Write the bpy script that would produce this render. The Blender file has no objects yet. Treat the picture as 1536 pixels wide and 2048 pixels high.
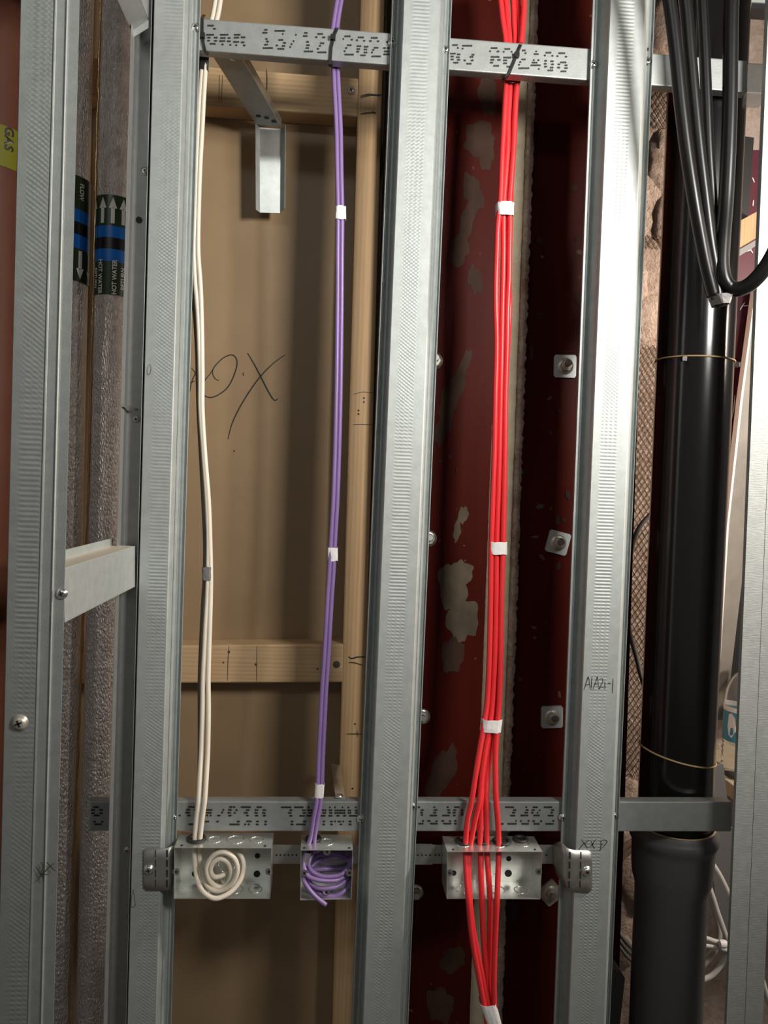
import bpy, bmesh, math, random
from mathutils import Vector, Matrix
random.seed(7)
S = bpy.context.scene
COL = S.collection

# ------------------------------------------------------------------ camera
F = 1538.0
CAM = Vector((0.0, -1.08, 1.5))
YAW, PITCH, ROLL = math.radians(4.2), math.radians(3.0), math.radians(2.1)
fwd = Vector((math.sin(YAW) * math.cos(PITCH), math.cos(YAW) * math.cos(PITCH), -math.sin(PITCH))).normalized()
r0 = fwd.cross(Vector((0, 0, 1))).normalized()
u0 = r0.cross(fwd).normalized()
RT = r0 * math.cos(ROLL) + u0 * math.sin(ROLL)
UP = u0 * math.cos(ROLL) - r0 * math.sin(ROLL)
cd = bpy.data.cameras.new('camera'); cam = bpy.data.objects.new('camera', cd); COL.objects.link(cam)
cam.matrix_world = Matrix(((RT.x, UP.x, -fwd.x, CAM.x), (RT.y, UP.y, -fwd.y, CAM.y), (RT.z, UP.z, -fwd.z, CAM.z), (0, 0, 0, 1)))
cd.sensor_fit = 'VERTICAL'; cd.sensor_height = 36.0; cd.lens = 36.0 * F / 2048.0
cd.clip_start = 0.02; cd.clip_end = 50
S.camera = cam

def ray(px, py):
    return (RT * ((px - 768) / F) - UP * ((py - 1024) / F) + fwd)
def P(px, py, Y):
    d = ray(px, py); t = (Y - CAM.y) / d.y
    return CAM + d * t
def PX(px, py, X):
    d = ray(px, py); t = (X - CAM.x) / d.x
    return CAM + d * t

# ------------------------------------------------------------------ world, lamps, exposure
w = bpy.data.worlds.new('world'); S.world = w; w.use_nodes = True
bg = w.node_tree.nodes['Background']; bg.inputs['Color'].default_value = (1.0, 0.99, 0.96, 1); bg.inputs['Strength'].default_value = 0.10

def area(name, loc, target, size, power, color=(1, 1, 1), size_y=None, spread=180):
    l = bpy.data.lights.new(name, 'AREA'); l.energy = power; l.color = color; l.spread = math.radians(spread)
    l.shape = 'RECTANGLE'; l.size = size; l.size_y = size_y or size
    o = bpy.data.objects.new(name, l); COL.objects.link(o); o.location = loc
    o.rotation_euler = (Vector(target) - Vector(loc)).to_track_quat('-Z', 'Y').to_euler()
    return o
area('site_work_light', (0.88, -1.12, 2.10), (0.0, 0.1, 1.86), 0.28, 8.2, (1.0, 0.965, 0.90), 0.34, 96)
area('added_reflection_light', (-0.5, -1.9, 2.75), (0.0, 0.1, 1.6), 1.2, 4.5, (0.96, 1.0, 0.98), 0.15)  # unseen lamp added to give the steel something bright to reflect
area('site_work_light_beyond', (1.30, -0.22, 1.85), (0.5, 0.32, 1.5), 0.15, 15, (1.0, 0.88, 0.76), 0.15)
S.view_settings.view_transform = 'Standard'; S.view_settings.look = 'None'
S.view_settings.gamma = 1.0; S.view_settings.use_curve_mapping = False
S.view_settings.exposure = 0.15

# ------------------------------------------------------------------ materials
def new_mat(name):
    m = bpy.data.materials.new(name); m.use_nodes = True
    nt = m.node_tree; b = nt.nodes['Principled BSDF']
    return m, nt, b
def N(nt, t, **kw):
    n = nt.nodes.new(t)
    for k, v in kw.items(): setattr(n, k, v)
    return n
def L(nt, a, b): nt.links.new(a, b)
def math_n(nt, op, a, b=None, c=None):
    n = N(nt, 'ShaderNodeMath', operation=op)
    for i, v in enumerate((a, b, c)):
        if v is None: continue
        if isinstance(v, (int, float)): n.inputs[i].default_value = v
        else: L(nt, v, n.inputs[i])
    return n.outputs[0]
def coords(nt, scale=(1, 1, 1), kind='Object', rot=(0, 0, 0)):
    t = N(nt, 'ShaderNodeTexCoord'); mp = N(nt, 'ShaderNodeMapping')
    mp.inputs['Scale'].default_value = scale; mp.inputs['Rotation'].default_value = rot
    L(nt, t.outputs[kind], mp.inputs['Vector']); return mp.outputs['Vector']
def noise(nt, vec, scale, detail=4, rough=0.5):
    n = N(nt, 'ShaderNodeTexNoise'); n.inputs['Scale'].default_value = scale
    n.inputs['Detail'].default_value = detail; n.inputs['Roughness'].default_value = rough
    L(nt, vec, n.inputs['Vector']); return n.outputs['Fac']
def ramp(nt, fac, stops):
    r = N(nt, 'ShaderNodeValToRGB'); e = r.color_ramp.elements
    while len(e) < len(stops): e.new(0.5)
    for i, (p, c) in enumerate(stops):
        e[i].position = p; e[i].color = (c[0], c[1], c[2], 1) if not isinstance(c, (int, float)) else (c, c, c, 1)
    L(nt, fac, r.inputs['Fac']); return r.outputs['Color']
def bump(nt, b, h, strength=0.3, dist=0.001, prev=None):
    n = N(nt, 'ShaderNodeBump'); n.inputs['Strength'].default_value = strength; n.inputs['Distance'].default_value = dist
    L(nt, h, n.inputs['Height'])
    if prev is not None: L(nt, prev, n.inputs['Normal'])
    if b is not None: L(nt, n.outputs['Normal'], b.inputs['Normal'])
    return n.outputs['Normal']
def mix(nt, f, a, b):
    n = N(nt, 'ShaderNodeMix', data_type='RGBA')
    if isinstance(f, (int, float)): n.inputs[0].default_value = f
    else: L(nt, f, n.inputs[0])
    for i, v in ((6, a), (7, b)):
        if isinstance(v, tuple): n.inputs[i].default_value = (*v, 1)
        else: L(nt, v, n.inputs[i])
    return n.outputs[2]

def simple(name, col, rough=0.5, metal=0.0, bumpy=0.0, bscale=200, spec=None, coat=0.0, var=0.0):
    m, nt, b = new_mat(name)
    b.inputs['Base Color'].default_value = (*col, 1); b.inputs['Roughness'].default_value = rough; b.inputs['Metallic'].default_value = metal
    if spec is not None: b.inputs['Specular IOR Level'].default_value = spec
    if coat: b.inputs['Coat Weight'].default_value = coat
    v = coords(nt)
    if bumpy: bump(nt, b, noise(nt, v, bscale), bumpy, 0.001)
    if var:
        c = ramp(nt, noise(nt, v, 14, 5, 0.6), [(0.3, tuple(x * (1 - var) for x in col)), (0.7, tuple(min(1, x * (1 + var)) for x in col))])
        L(nt, c, b.inputs['Base Color'])
    return m

def galv(name, col=(0.44, 0.47, 0.46), rough=0.58, knurl=None, web=0.05, grain=0.25, brushed=False, metal=0.52):
    m, nt, b = new_mat(name)
    b.inputs['Metallic'].default_value = metal
    v = coords(nt)
    sp = noise(nt, v, 70, 5, 0.65)
    c = ramp(nt, sp, [(0.30, tuple(x * 0.90 for x in col)), (0.7, tuple(min(1, x * 1.08) for x in col))])
    L(nt, c, b.inputs['Base Color'])
    big = noise(nt, v, 9, 3, 0.5)
    rr = math_n(nt, 'ADD', math_n(nt, 'MULTIPLY', big, 0.16), rough - 0.08)
    L(nt, rr, b.inputs['Roughness'])
    fine = noise(nt, coords(nt, (90, 90, 700) if brushed else (500, 500, 500)), 1.0, 3, 0.6)
    nrm = bump(nt, None if knurl else b, fine, grain, 0.0004)
    if knurl:
        uv = N(nt, 'ShaderNodeUVMap'); sep = N(nt, 'ShaderNodeSeparateXYZ'); L(nt, uv.outputs['UV'], sep.inputs[0])
        u, vv = sep.outputs[0], sep.outputs[1]
        cu = math_n(nt, 'COSINE', math_n(nt, 'MULTIPLY', u, 2 * math.pi / 0.0068))
        cv = math_n(nt, 'COSINE', math_n(nt, 'MULTIPLY', vv, 2 * math.pi / 0.0050))
        n1 = N(nt, 'ShaderNodeTexNoise'); n1.noise_dimensions = '1D'; n1.inputs['Scale'].default_value = 3.2; n1.inputs['Detail'].default_value = 1
        L(nt, vv, n1.inputs['W'])
        mr = N(nt, 'ShaderNodeMapRange'); L(nt, n1.outputs['Fac'], mr.inputs[0]); mr.inputs[1].default_value = 0.40; mr.inputs[2].default_value = 0.58
        k = mr.outputs[0]
        dots = math_n(nt, 'MULTIPLY', cu, cv)
        n2 = N(nt, 'ShaderNodeMix', data_type='FLOAT'); L(nt, k, n2.inputs[0]); L(nt, dots, n2.inputs[2]); L(nt, cv, n2.inputs[3])
        pat = n2.outputs[0]
        a0, a1 = knurl
        m1 = N(nt, 'ShaderNodeMapRange'); L(nt, u, m1.inputs[0]); m1.inputs[1].default_value = a0; m1.inputs[2].default_value = a0 + 0.004
        m2 = N(nt, 'ShaderNodeMapRange'); L(nt, u, m2.inputs[0]); m2.inputs[1].default_value = a1; m2.inputs[2].default_value = a1 - 0.004
        n3 = N(nt, 'ShaderNodeTexNoise'); n3.noise_dimensions = '1D'; n3.inputs['Scale'].default_value = 2.1
        L(nt, math_n(nt, 'ADD', vv, 7.3), n3.inputs['W'])
        amp = math_n(nt, 'MULTIPLY', math_n(nt, 'ADD', n3.outputs['Fac'], 0.15), math_n(nt, 'MULTIPLY', m1.outputs[0], m2.outputs[0]))
        h = math_n(nt, 'MULTIPLY', pat, amp)
        # fine row of pin marks at each side of the knurled strip
        for uu in (a0 - 0.001, a1 + 0.001):
            d = math_n(nt, 'LESS_THAN', math_n(nt, 'ABSOLUTE', math_n(nt, 'SUBTRACT', u, uu)), 0.0006)
            pv = math_n(nt, 'GREATER_THAN', math_n(nt, 'COSINE', math_n(nt, 'MULTIPLY', vv, 2 * math.pi / 0.0052)), 0.3)
            h = math_n(nt, 'ADD', h, math_n(nt, 'MULTIPLY', d, pv))
        bump(nt, b, h, 0.62, 0.0005, nrm)
    return m

def wood(name, c1, c2, axis='Z', scale=1.0):
    m, nt, b = new_mat(name)
    sc = {'Z': (1, 1, 0.03), 'X': (0.03, 1, 1)}[axis]
    v = coords(nt, sc)
    ring = N(nt, 'ShaderNodeTexWave'); ring.wave_type = 'BANDS'; ring.bands_direction = 'X' if axis == 'Z' else 'Z'
    ring.inputs['Scale'].default_value = 46 * scale; ring.inputs['Distortion'].default_value = 1.6; ring.inputs['Detail'].default_value = 3
    ring.inputs['Detail Scale'].default_value = 0.5
    L(nt, v, ring.inputs['Vector'])
    fine = noise(nt, v, 260, 5, 0.7)
    f = math_n(nt, 'ADD', math_n(nt, 'MULTIPLY', ring.outputs['Fac'], 0.20), math_n(nt, 'MULTIPLY', fine, 0.80))
    c = ramp(nt, f, [(0.2, c1), (0.8, c2)])
    kn = noise(nt, coords(nt, (1, 1, 0.5) if axis == 'Z' else (0.5, 1, 1)), 11, 2, 0.5)
    c = mix(nt, ramp(nt, kn, [(0.62, 0.0), (0.78, 0.6)]), c, tuple(x * 0.55 for x in c1))
    L(nt, c, b.inputs['Base Color']); b.inputs['Roughness'].default_value = 0.62
    bump(nt, b, f, 0.18, 0.0008)
    return m

def foil_mat():
    m, nt, b = new_mat('foil_insulation')
    b.inputs['Metallic'].default_value = 0.55; b.inputs['Roughness'].default_value = 0.34
    v = coords(nt)
    c = ramp(nt, noise(nt, v, 40, 5, 0.6), [(0.3, (0.80, 0.70, 0.66)), (0.7, (1.0, 0.93, 0.89))])
    L(nt, c, b.inputs['Base Color'])
    cr = noise(nt, coords(nt, (1.6, 1.6, 0.7)), 210, 5, 0.62)
    vor = N(nt, 'ShaderNodeTexVoronoi'); vor.feature = 'DISTANCE_TO_EDGE'; vor.inputs['Scale'].default_value = 150
    L(nt, coords(nt, (1.8, 1.8, .8)), vor.inputs['Vector'])
    # scrim threads: fine squares
    t = N(nt, 'ShaderNodeUVMap'); sep = N(nt, 'ShaderNodeSeparateXYZ'); L(nt, t.outputs['UV'], sep.inputs[0])
    gu = math_n(nt, 'GREATER_THAN', math_n(nt, 'COSINE', math_n(nt, 'MULTIPLY', sep.outputs[0], 2 * math.pi / 0.007)), 0.93)
    gv = math_n(nt, 'GREATER_THAN', math_n(nt, 'COSINE', math_n(nt, 'MULTIPLY', sep.outputs[1], 2 * math.pi / 0.009)), 0.93)
    g = math_n(nt, 'MAXIMUM', gu, gv)
    h = math_n(nt, 'ADD', math_n(nt, 'MULTIPLY', cr, 0.8), math_n(nt, 'ADD', math_n(nt, 'MULTIPLY', g, 0.18), math_n(nt, 'MULTIPLY', vor.outputs['Distance'], 1.2)))
    bump(nt, b, h, 1.0, 0.0042)
    return m

def red_steel_mat():
    m, nt, b = new_mat('red_oxide_steel')
    v = coords(nt, (1, 1, 0.33))
    sm = noise(nt, v, 6.5, 4, 0.55)
    f = ramp(nt, sm, [(0.535, 0.0), (0.575, 0.8)])
    sp = noise(nt, coords(nt), 48, 2, 0.5)
    f2 = ramp(nt, sp, [(0.70, 0.0), (0.72, 0.7)])
    base = ramp(nt, noise(nt, coords(nt, (3, 1, 0.5)), 5, 4, 0.5), [(0.3, (0.036, 0.0048, 0.0032)), (0.7, (0.068, 0.0085, 0.0055))])
    c = mix(nt, f2, base, (0.13, 0.075, 0.06))
    L(nt, c, b.inputs['Base Color']); b.inputs['Roughness'].default_value = 0.42
    b.inputs['Specular IOR Level'].default_value = 0.05
    bump(nt, b, noise(nt, coords(nt), 90, 4), 0.15, 0.001)
    return m

def plaster_mat(name, c1, c2, bs=0.8, scale=90, dist=0.004):
    m, nt, b = new_mat(name)
    v = coords(nt)
    n1 = noise(nt, v, 18, 6, 0.65); n2 = noise(nt, v, scale, 6, 0.7)
    c = ramp(nt, math_n(nt, 'ADD', math_n(nt, 'MULTIPLY', n1, 0.6), math_n(nt, 'MULTIPLY', n2, 0.4)), [(0.35, c1), (0.65, c2)])
    L(nt, c, b.inputs['Base Color']); b.inputs['Roughness'].default_value = 0.9
    bump(nt, b, math_n(nt, 'ADD', n2, math_n(nt, 'MULTIPLY', n1, 0.8)), bs, dist)
    return m

M = {}
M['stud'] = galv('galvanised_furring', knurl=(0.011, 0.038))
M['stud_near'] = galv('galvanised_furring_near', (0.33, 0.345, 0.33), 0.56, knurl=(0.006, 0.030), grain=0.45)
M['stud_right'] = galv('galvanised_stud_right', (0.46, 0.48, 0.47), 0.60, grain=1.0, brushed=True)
M['stud_back'] = galv('galvanised_stud_back', (0.30, 0.305, 0.30), 0.5)  # darker steel colour stands in for shade on the channel stud
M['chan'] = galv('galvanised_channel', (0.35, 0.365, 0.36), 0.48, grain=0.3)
M['box'] = galv('galvanised_box', (0.76, 0.77, 0.73), 0.30, grain=0.2, metal=0.86)
M['bar'] = galv('galvanised_bar', (0.46, 0.45, 0.42), 0.38, metal=0.8)
M['zinc'] = galv('bright_zinc', (0.78, 0.77, 0.74), 0.22, grain=0.1, metal=0.95)
M['plate'] = galv('plate_zinc', (0.50, 0.52, 0.51), 0.5)
M['bolt'] = galv('dull_bolt', (0.55, 0.50, 0.42), 0.38)
M['dark'] = simple('dark_recess', (0.012, 0.012, 0.012), 0.7)
M['ink'] = simple('black_ink', (0.02, 0.018, 0.016), 0.55)
M['pencil'] = simple('pencil_mark', (0.07, 0.055, 0.045), 0.6)
M['white_cable'] = simple('cream_cable', (0.80, 0.72, 0.60), 0.36, var=0.06)
M['grey_cable'] = simple('grey_cable', (0.16, 0.145, 0.12), 0.5)
M['pale_cable'] = simple('pale_grey_cable', (0.55, 0.53, 0.49), 0.45)
M['purple'] = simple('purple_cable', (0.25, 0.155, 0.37), 0.33, var=0.08)
M['red'] = simple('red_cable', (0.78, 0.034, 0.040), 0.34, var=0.05)
M['black_cable'] = simple('black_cable', (0.006, 0.0055, 0.0055), 0.33, spec=0.45)
M['tape'] = simple('white_tape', (0.80, 0.77, 0.76), 0.5, bumpy=0.5, bscale=120)
M['grey_tape'] = simple('grey_tape', (0.17, 0.16, 0.155), 0.5)
M['black_tape'] = simple('black_tape', (0.02, 0.02, 0.022), 0.4)
M['foil_tape'] = simple('foil_tape', (0.80, 0.79, 0.80), 0.30, 0.9, bumpy=0.9, bscale=180)
M['tie'] = simple('black_cable_tie', (0.012, 0.011, 0.011), 0.35)
M['rubber'] = simple('black_rubber', (0.022, 0.021, 0.020), 0.5)
M['timber_v'] = wood('timber_vertical', (0.37, 0.225, 0.11), (0.52, 0.345, 0.185), 'Z')
M['timber_h'] = wood('timber_horizontal', (0.46, 0.30, 0.155), (0.64, 0.44, 0.25), 'X')
M['board'] = simple('brown_board', (0.315, 0.212, 0.118), 0.48, bumpy=0.08, bscale=60, var=0.05)
M['foil'] = foil_mat()
M['foil_seam'] = simple('copper_glint_seam', (0.55, 0.34, 0.16), 0.3, 0.9, bumpy=1.0, bscale=160)  # copper reflection on the foil seam put into its colour
M['red_steel'] = red_steel_mat()
M['mortar'] = plaster_mat('beige_mortar', (0.33, 0.27, 0.185), (0.46, 0.39, 0.28), 0.5, 70, 0.002)
M['mortar_edge'] = plaster_mat('crumbling_mortar_edge', (0.24, 0.12, 0.09), (0.66, 0.53, 0.42), 1.0, 160, 0.006)
M['render'] = plaster_mat('pink_render', (0.42, 0.27, 0.19), (0.90, 0.70, 0.58), 1.0, 110, 0.008)
M['backwall'] = plaster_mat('back_wall_render', (0.28, 0.21, 0.17), (0.55, 0.46, 0.40), 0.8, 60, 0.005)
M['mesh'] = simple('rusty_mesh', (0.10, 0.060, 0.035), 0.55, 0.6)
M['blackpipe'] = simple('black_plastic_pipe', (0.008, 0.007, 0.007), 0.17, bumpy=0.05, bscale=30, spec=0.55)
M['greypipe'] = simple('grey_plastic_pipe', (0.075, 0.075, 0.075), 0.42)
M['band'] = simple('tan_band', (0.40, 0.27, 0.13), 0.5)
M['gas_pipe'] = simple('red_brown_pipe', (0.060, 0.020, 0.012), 0.5, spec=0.1, var=0.1)
M['yellow'] = simple('yellow_label', (0.085, 0.080, 0.005), 0.5, spec=0.1)
M['green'] = simple('dark_green_label', (0.022, 0.045, 0.015), 0.3)
M['blue'] = simple('blue_label', (0.0, 0.16, 0.62), 0.3)
M['black_label'] = simple('black_label', (0.006, 0.006, 0.008), 0.3)
M['label_white'] = simple('label_white', (0.85, 0.82, 0.80), 0.4)
M['maroon'] = simple('maroon_paint', (0.085, 0.012, 0.025), 0.45, var=0.2)
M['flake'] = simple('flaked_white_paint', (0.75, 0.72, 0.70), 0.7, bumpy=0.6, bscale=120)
M['plank'] = simple('grey_plank', (0.20, 0.18, 0.155), 0.6, bumpy=0.2, bscale=50, var=0.2)
M['greysheet'] = simple('grey_sheet', (0.20, 0.195, 0.19), 0.45, 0.3)
M['black_panel'] = simple('black_panel', (0.012, 0.011, 0.011), 0.5)
M['floor'] = plaster_mat('concrete_floor', (0.20, 0.19, 0.17), (0.36, 0.34, 0.31), 0.3, 60, 0.002)
M['ceil'] = simple('ceiling_paint', (0.42, 0.42, 0.40), 0.8)
M['cap'] = simple('dark_blue_cap', (0.03, 0.03, 0.07), 0.4)
M['bottle_label'] = simple('light_blue_label', (0.04, 0.24, 0.38), 0.45)
M['cream_top'] = simple('cream_noggin', (0.72, 0.66, 0.54), 0.45, 0.35, bumpy=0.1)  # pale cream colour for the top face of the noggin
def clear_mat():
    m, nt, b = new_mat('clear_plastic')
    b.inputs['Base Color'].default_value = (0.92, 0.92, 0.88, 1); b.inputs['Roughness'].default_value = 0.06
    b.inputs['Transmission Weight'].default_value = 0.92; b.inputs['IOR'].default_value = 1.2
    bump(nt, b, noise(nt, coords(nt), 30), 0.1, 0.001)
    return m
M['clear'] = clear_mat()

# ------------------------------------------------------------------ object helpers
ORG = {}
def props(o, label=None, cat=None, group=None, kind=None):
    if label: o['label'] = label
    if cat: o['category'] = cat
    if group: o['group'] = group
    if kind: o['kind'] = kind
    return o
def thing(name, label, cat, loc, group=None):
    o = bpy.data.objects.new(name, None); COL.objects.link(o); o.location = Vector(loc); o.empty_display_size = 0.02
    ORG[o] = Vector(loc); return props(o, label, cat, group)
class MB:
    def __init__(s): s.v = []; s.f = []; s.m = []; s.uv = []; s.sm = []
    def add(s, vs, fs, mi=0, uvs=None, smooth=False):
        b = len(s.v); s.v += [Vector(x) for x in vs]
        for i, f in enumerate(fs):
            s.f.append([b + k for k in f]); s.m.append(mi); s.sm.append(smooth)
            s.uv.append([uvs[k] for k in f] if uvs else None)
        return s
    def hexa(s, c, mi=0):   # c: 4 bottom + 4 top corners, loops in order
        return s.add(c, [(3, 2, 1, 0), (4, 5, 6, 7), (0, 1, 5, 4), (1, 2, 6, 5), (2, 3, 7, 6), (3, 0, 4, 7)], mi)
    def box(s, a, b, mi=0):
        x0, y0, z0 = a; x1, y1, z1 = b
        return s.hexa([(x0, y0, z0), (x1, y0, z0), (x1, y1, z0), (x0, y1, z0), (x0, y0, z1), (x1, y0, z1), (x1, y1, z1), (x0, y1, z1)], mi)
    def slab(s, quad, thick, mi=0, d=Vector((0, 1, 0))):   # polygon extruded along d
        n = len(quad); q = [Vector(x) for x in quad]; q2 = [x + d * thick for x in q]
        fs = [tuple(range(n)), tuple(range(2 * n - 1, n - 1, -1))] + [(i, i + n, (i + 1) % n + n, (i + 1) % n) for i in range(n)]
        return s.add(q + q2, fs, mi)
    def tube(s, pts, r, seg=12, mi=0, flat=1.0, closed=False, uv=False, caps=True):
        pts = [Vector(p) for p in pts]; n = len(pts)
        rr = r if isinstance(r, (list, tuple)) else [r] * n
        t0 = None; ref = None; vs = []; us = []; acc = 0
        for i, p in enumerate(pts):
            if closed: t = (pts[(i + 1) % n] - pts[i - 1]).normalized()
            else: t = (pts[min(i + 1, n - 1)] - pts[max(i - 1, 0)]).normalized()
            if ref is None:
                ref = Vector((0, -1, 0)) if abs(t.y) < 0.9 else Vector((0, 0, 1))
            ref = (ref - t * ref.dot(t)).normalized(); bi = t.cross(ref)
            if i: acc += (p - pts[i - 1]).length
            for k in range(seg + (1 if uv else 0)):
                a = 2 * math.pi * k / seg
                vs.append(p + (ref * math.cos(a) * flat + bi * math.sin(a)) * rr[i]); us.append((a * rr[i], acc))
        q = seg + (1 if uv else 0); fs = []
        for i in range(n if closed else n - 1):
            j = (i + 1) % n
            for k in range(seg):
                k2 = (k + 1) % q
                fs.append((i * q + k, i * q + k2, j * q + k2, j * q + k))
        s.add(vs, fs, mi, us, True)
        if caps and not closed:
            b = len(s.v) - len(vs)
            for base, rev in ((0, True), ((n - 1) * q, False)):
                f = [b + base + k for k in range(seg)]
                s.f.append(f[::-1] if rev else f); s.m.append(mi); s.sm.append(False); s.uv.append(None)
        return s
    def lathe(s, prof, origin, axis, seg=24, mi=0, cap0=True, cap1=True):   # prof: (r, h)
        a = Vector(axis).normalized(); e = Vector((1, 0, 0)) if abs(a.x) < 0.9 else Vector((0, 0, 1))
        e = (e - a * e.dot(a)).normalized(); g = a.cross(e); o = Vector(origin); vs = []
        for (r, h) in prof:
            for k in range(seg):
                t = 2 * math.pi * k / seg; vs.append(o + a * h + (e * math.cos(t) + g * math.sin(t)) * r)
        fs = [(i * seg + k, i * seg + (k + 1) % seg, (i + 1) * seg + (k + 1) % seg, (i + 1) * seg + k) for i in range(len(prof) - 1) for k in range(seg)]
        s.add(vs, fs, mi, None, True)
        if cap0: s.add(vs[:seg], [tuple(range(seg))[::-1]], mi)
        if cap1: s.add(vs[-seg:], [tuple(range(seg))], mi)
        return s
    def build(s, name, mats, parent=None, label=None, cat=None, group=None, kind=None, solid=None, bevel=None, off=0.0):
        me = bpy.data.meshes.new(name)
        if parent is not None: org = ORG[parent]
        else:
            xs = [v.x for v in s.v]; ys = [v.y for v in s.v]; zs = [v.z for v in s.v]
            org = Vector(((min(xs) + max(xs)) / 2, (min(ys) + max(ys)) / 2, min(zs)))
        me.from_pydata([tuple(v - org) for v in s.v], [], s.f)
        if not isinstance(mats, (list, tuple)): mats = [mats]
        for x in mats: me.materials.append(x)
        me.polygons.foreach_set('material_index', s.m); me.polygons.foreach_set('use_smooth', s.sm)
        if any(u for u in s.uv):
            ul = me.uv_layers.new(name='UVMap'); k = 0
            for i, f in enumerate(s.f):
                for j in range(len(f)):
                    ul.data[k].uv = s.uv[i][j] if s.uv[i] else (0, 0); k += 1
        me.validate(); me.update()
        bm = bmesh.new(); bm.from_mesh(me)
        if not solid: bmesh.ops.recalc_face_normals(bm, faces=bm.faces)
        bm.to_mesh(me); bm.free()
        o = bpy.data.objects.new(name, me); COL.objects.link(o); ORG[o] = org
        if parent is not None: o.parent = parent
        else: o.location = org
        if solid:
            md = o.modifiers.new('thickness', 'SOLIDIFY'); md.thickness = solid; md.offset = off
        if bevel:
            md = o.modifiers.new('bevel', 'BEVEL'); md.width = bevel; md.segments = 2; md.limit_method = 'ANGLE'
        return props(o, label, cat, group, kind)

def spline(pts, n=6):
    pts = [Vector(p) for p in pts]; out = []
    for i in range(len(pts) - 1):
        p0 = pts[max(i - 1, 0)]; p1 = pts[i]; p2 = pts[i + 1]; p3 = pts[min(i + 2, len(pts) - 1)]
        for k in range(n):
            t = k / n
            out.append(0.5 * ((2 * p1) + (p2 - p0) * t + (2 * p0 - 5 * p1 + 4 * p2 - p3) * t * t + (3 * p1 - p0 - 3 * p2 + p3) * t ** 3))
    out.append(pts[-1]); return out

ZLO, ZHI = 0.0, 2.8
def vline(pxt, pxb, Y):   # near-vertical world line through photo columns at the top and foot of the frame
    a = P(pxt, 0, Y); b = P(pxb, 2048, Y)
    return lambda z: a + (b - a) * ((z - a.z) / (b.z - a.z))
def member_sheet(verts, zero, zlo=ZLO, zhi=ZHI, rows=2):
    mb = MB(); lines = [vline(*v) for v in verts]
    us = [0.0]
    for i in range(1, len(lines)): us.append(us[-1] + (lines[i](1.5) - lines[i - 1](1.5)).length)
    z0 = us[zero]; us = [u - z0 for u in us]
    n = len(lines); vs = []; uvs = []
    for r in range(rows):
        z = zlo + (zhi - zlo) * r / (rows - 1)
        for i, l in enumerate(lines): vs.append(l(z)); uvs.append((us[i], z))
    fs = [(r * n + i, r * n + i + 1, (r + 1) * n + i + 1, (r + 1) * n + i) for r in range(rows - 1) for i in range(n - 1)]
    mb.add(vs, fs, 0, uvs); return mb

def screw(px, py, Y, parent, r=0.0050, mat=None, ang=0.3, h=0.0030):
    o = P(px, py, Y); mb = MB()
    mb.lathe([(r * 1.25, 0), (r * 1.25, 0.0006), (r, 0.0008), (r * 0.93, h * 0.6), (r * 0.6, h * 0.95), (0.0001, h)], o, (0, -1, 0), 20, 0, True, False)
    for a in (ang, ang + math.pi / 2):
        d = Vector((math.cos(a), 0, math.sin(a))); e = Vector((-math.sin(a), 0, math.cos(a)))
        c = o + Vector((0, -h * 0.80, 0)); l, ww = r * 0.52, r * 0.13
        mb.slab([c - d * l - e * ww, c + d * l - e * ww, c + d * l + e * ww, c - d * l + e * ww], -h * 0.28, 1)
    return mb.build('screw', [mat or M['zinc'], M['dark']], parent)

# ================================================================== SETTING
def struct(name, mb, m): return mb.build(name, m, kind='structure')
struct('floor', MB().box((-3, -4, -0.1), (3, 0.75, 0)), M['floor'])
struct('ceiling', MB().box((-3, -4, 2.8), (3, 0.75, 2.9)), M['ceil'])
struct('wall_back', MB().box((-3, 0.62, 0), (3, 0.75, 2.8)), M['backwall'])
# rendered masonry pier seen behind the black pipe
a = vline(1190, 1130, 0.30); b = vline(1470, 1392, 0.30)
struct('wall_pier', MB().hexa([a(0), b(0), b(0) + Vector((0, .319, 0)), a(0) + Vector((0, .319, 0)), a(2.8), b(2.8), b(2.8) + Vector((0, .319, 0)), a(2.8) + Vector((0, .319, 0))]), M['render'])
# brown board wall lining
a = P(-230, 1024, 0.25); b = vline(775, 716, 0.25)
board = MB().hexa([(a.x, .25, 0), b(0), b(0) + Vector((0, .018, 0)), (a.x, .268, 0), (a.x, .25, 2.8), b(2.8), b(2.8) + Vector((0, .018, 0)), (a.x, .268, 2.8)])
board = board.build('wall_lining_board', M['board'], label='brown sheet of board with handwritten X closing the bay behind the cables', cat='board', kind='thing')

def stroke(mb, pts, Y, wpx=1.6, n=6, mi=0):
    """hand-drawn line as a thin raised ribbon on a surface at depth Y"""
    c = spline([P(x, y, Y(x) if callable(Y) else Y) for x, y in pts], n); wd = wpx * ((Y(90) if callable(Y) else Y) + 1.08) / F
    vs = []; m = len(c)
    for i, p in enumerate(c):
        t = (c[min(i + 1, m - 1)] - c[max(i - 1, 0)]).normalized(); e = Vector((0, -1, 0)).cross(t).normalized()
        k = wd / 2 * (0.55 + 0.45 * math.sin(math.pi * i / (m - 1)) if m > 2 else 1)
        vs += [p - e * k, p + e * k]
    mb.add(vs, [(2 * i, 2 * i + 1, 2 * i + 3, 2 * i + 2) for i in range(m - 1)], mi)
mb = MB(); Yb = 0.2496
stroke(mb, [(495, 706), (512, 735), (535, 780), (548, 800), (556, 797)], Yb, 3)
stroke(mb, [(570, 710), (545, 728), (515, 760), (485, 805), (465, 845), (456, 878)], Yb, 2.6)
stroke(mb, [(428, 735), (420, 748), (408, 764), (405, 780), (412, 793), (430, 793), (455, 775), (470, 745), (474, 722), (465, 710), (448, 715), (430, 732), (425, 745), (430, 757), (438, 761)], Yb, 2.4)
stroke(mb, [(486, 745), (487, 752)], Yb, 2)
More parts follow.
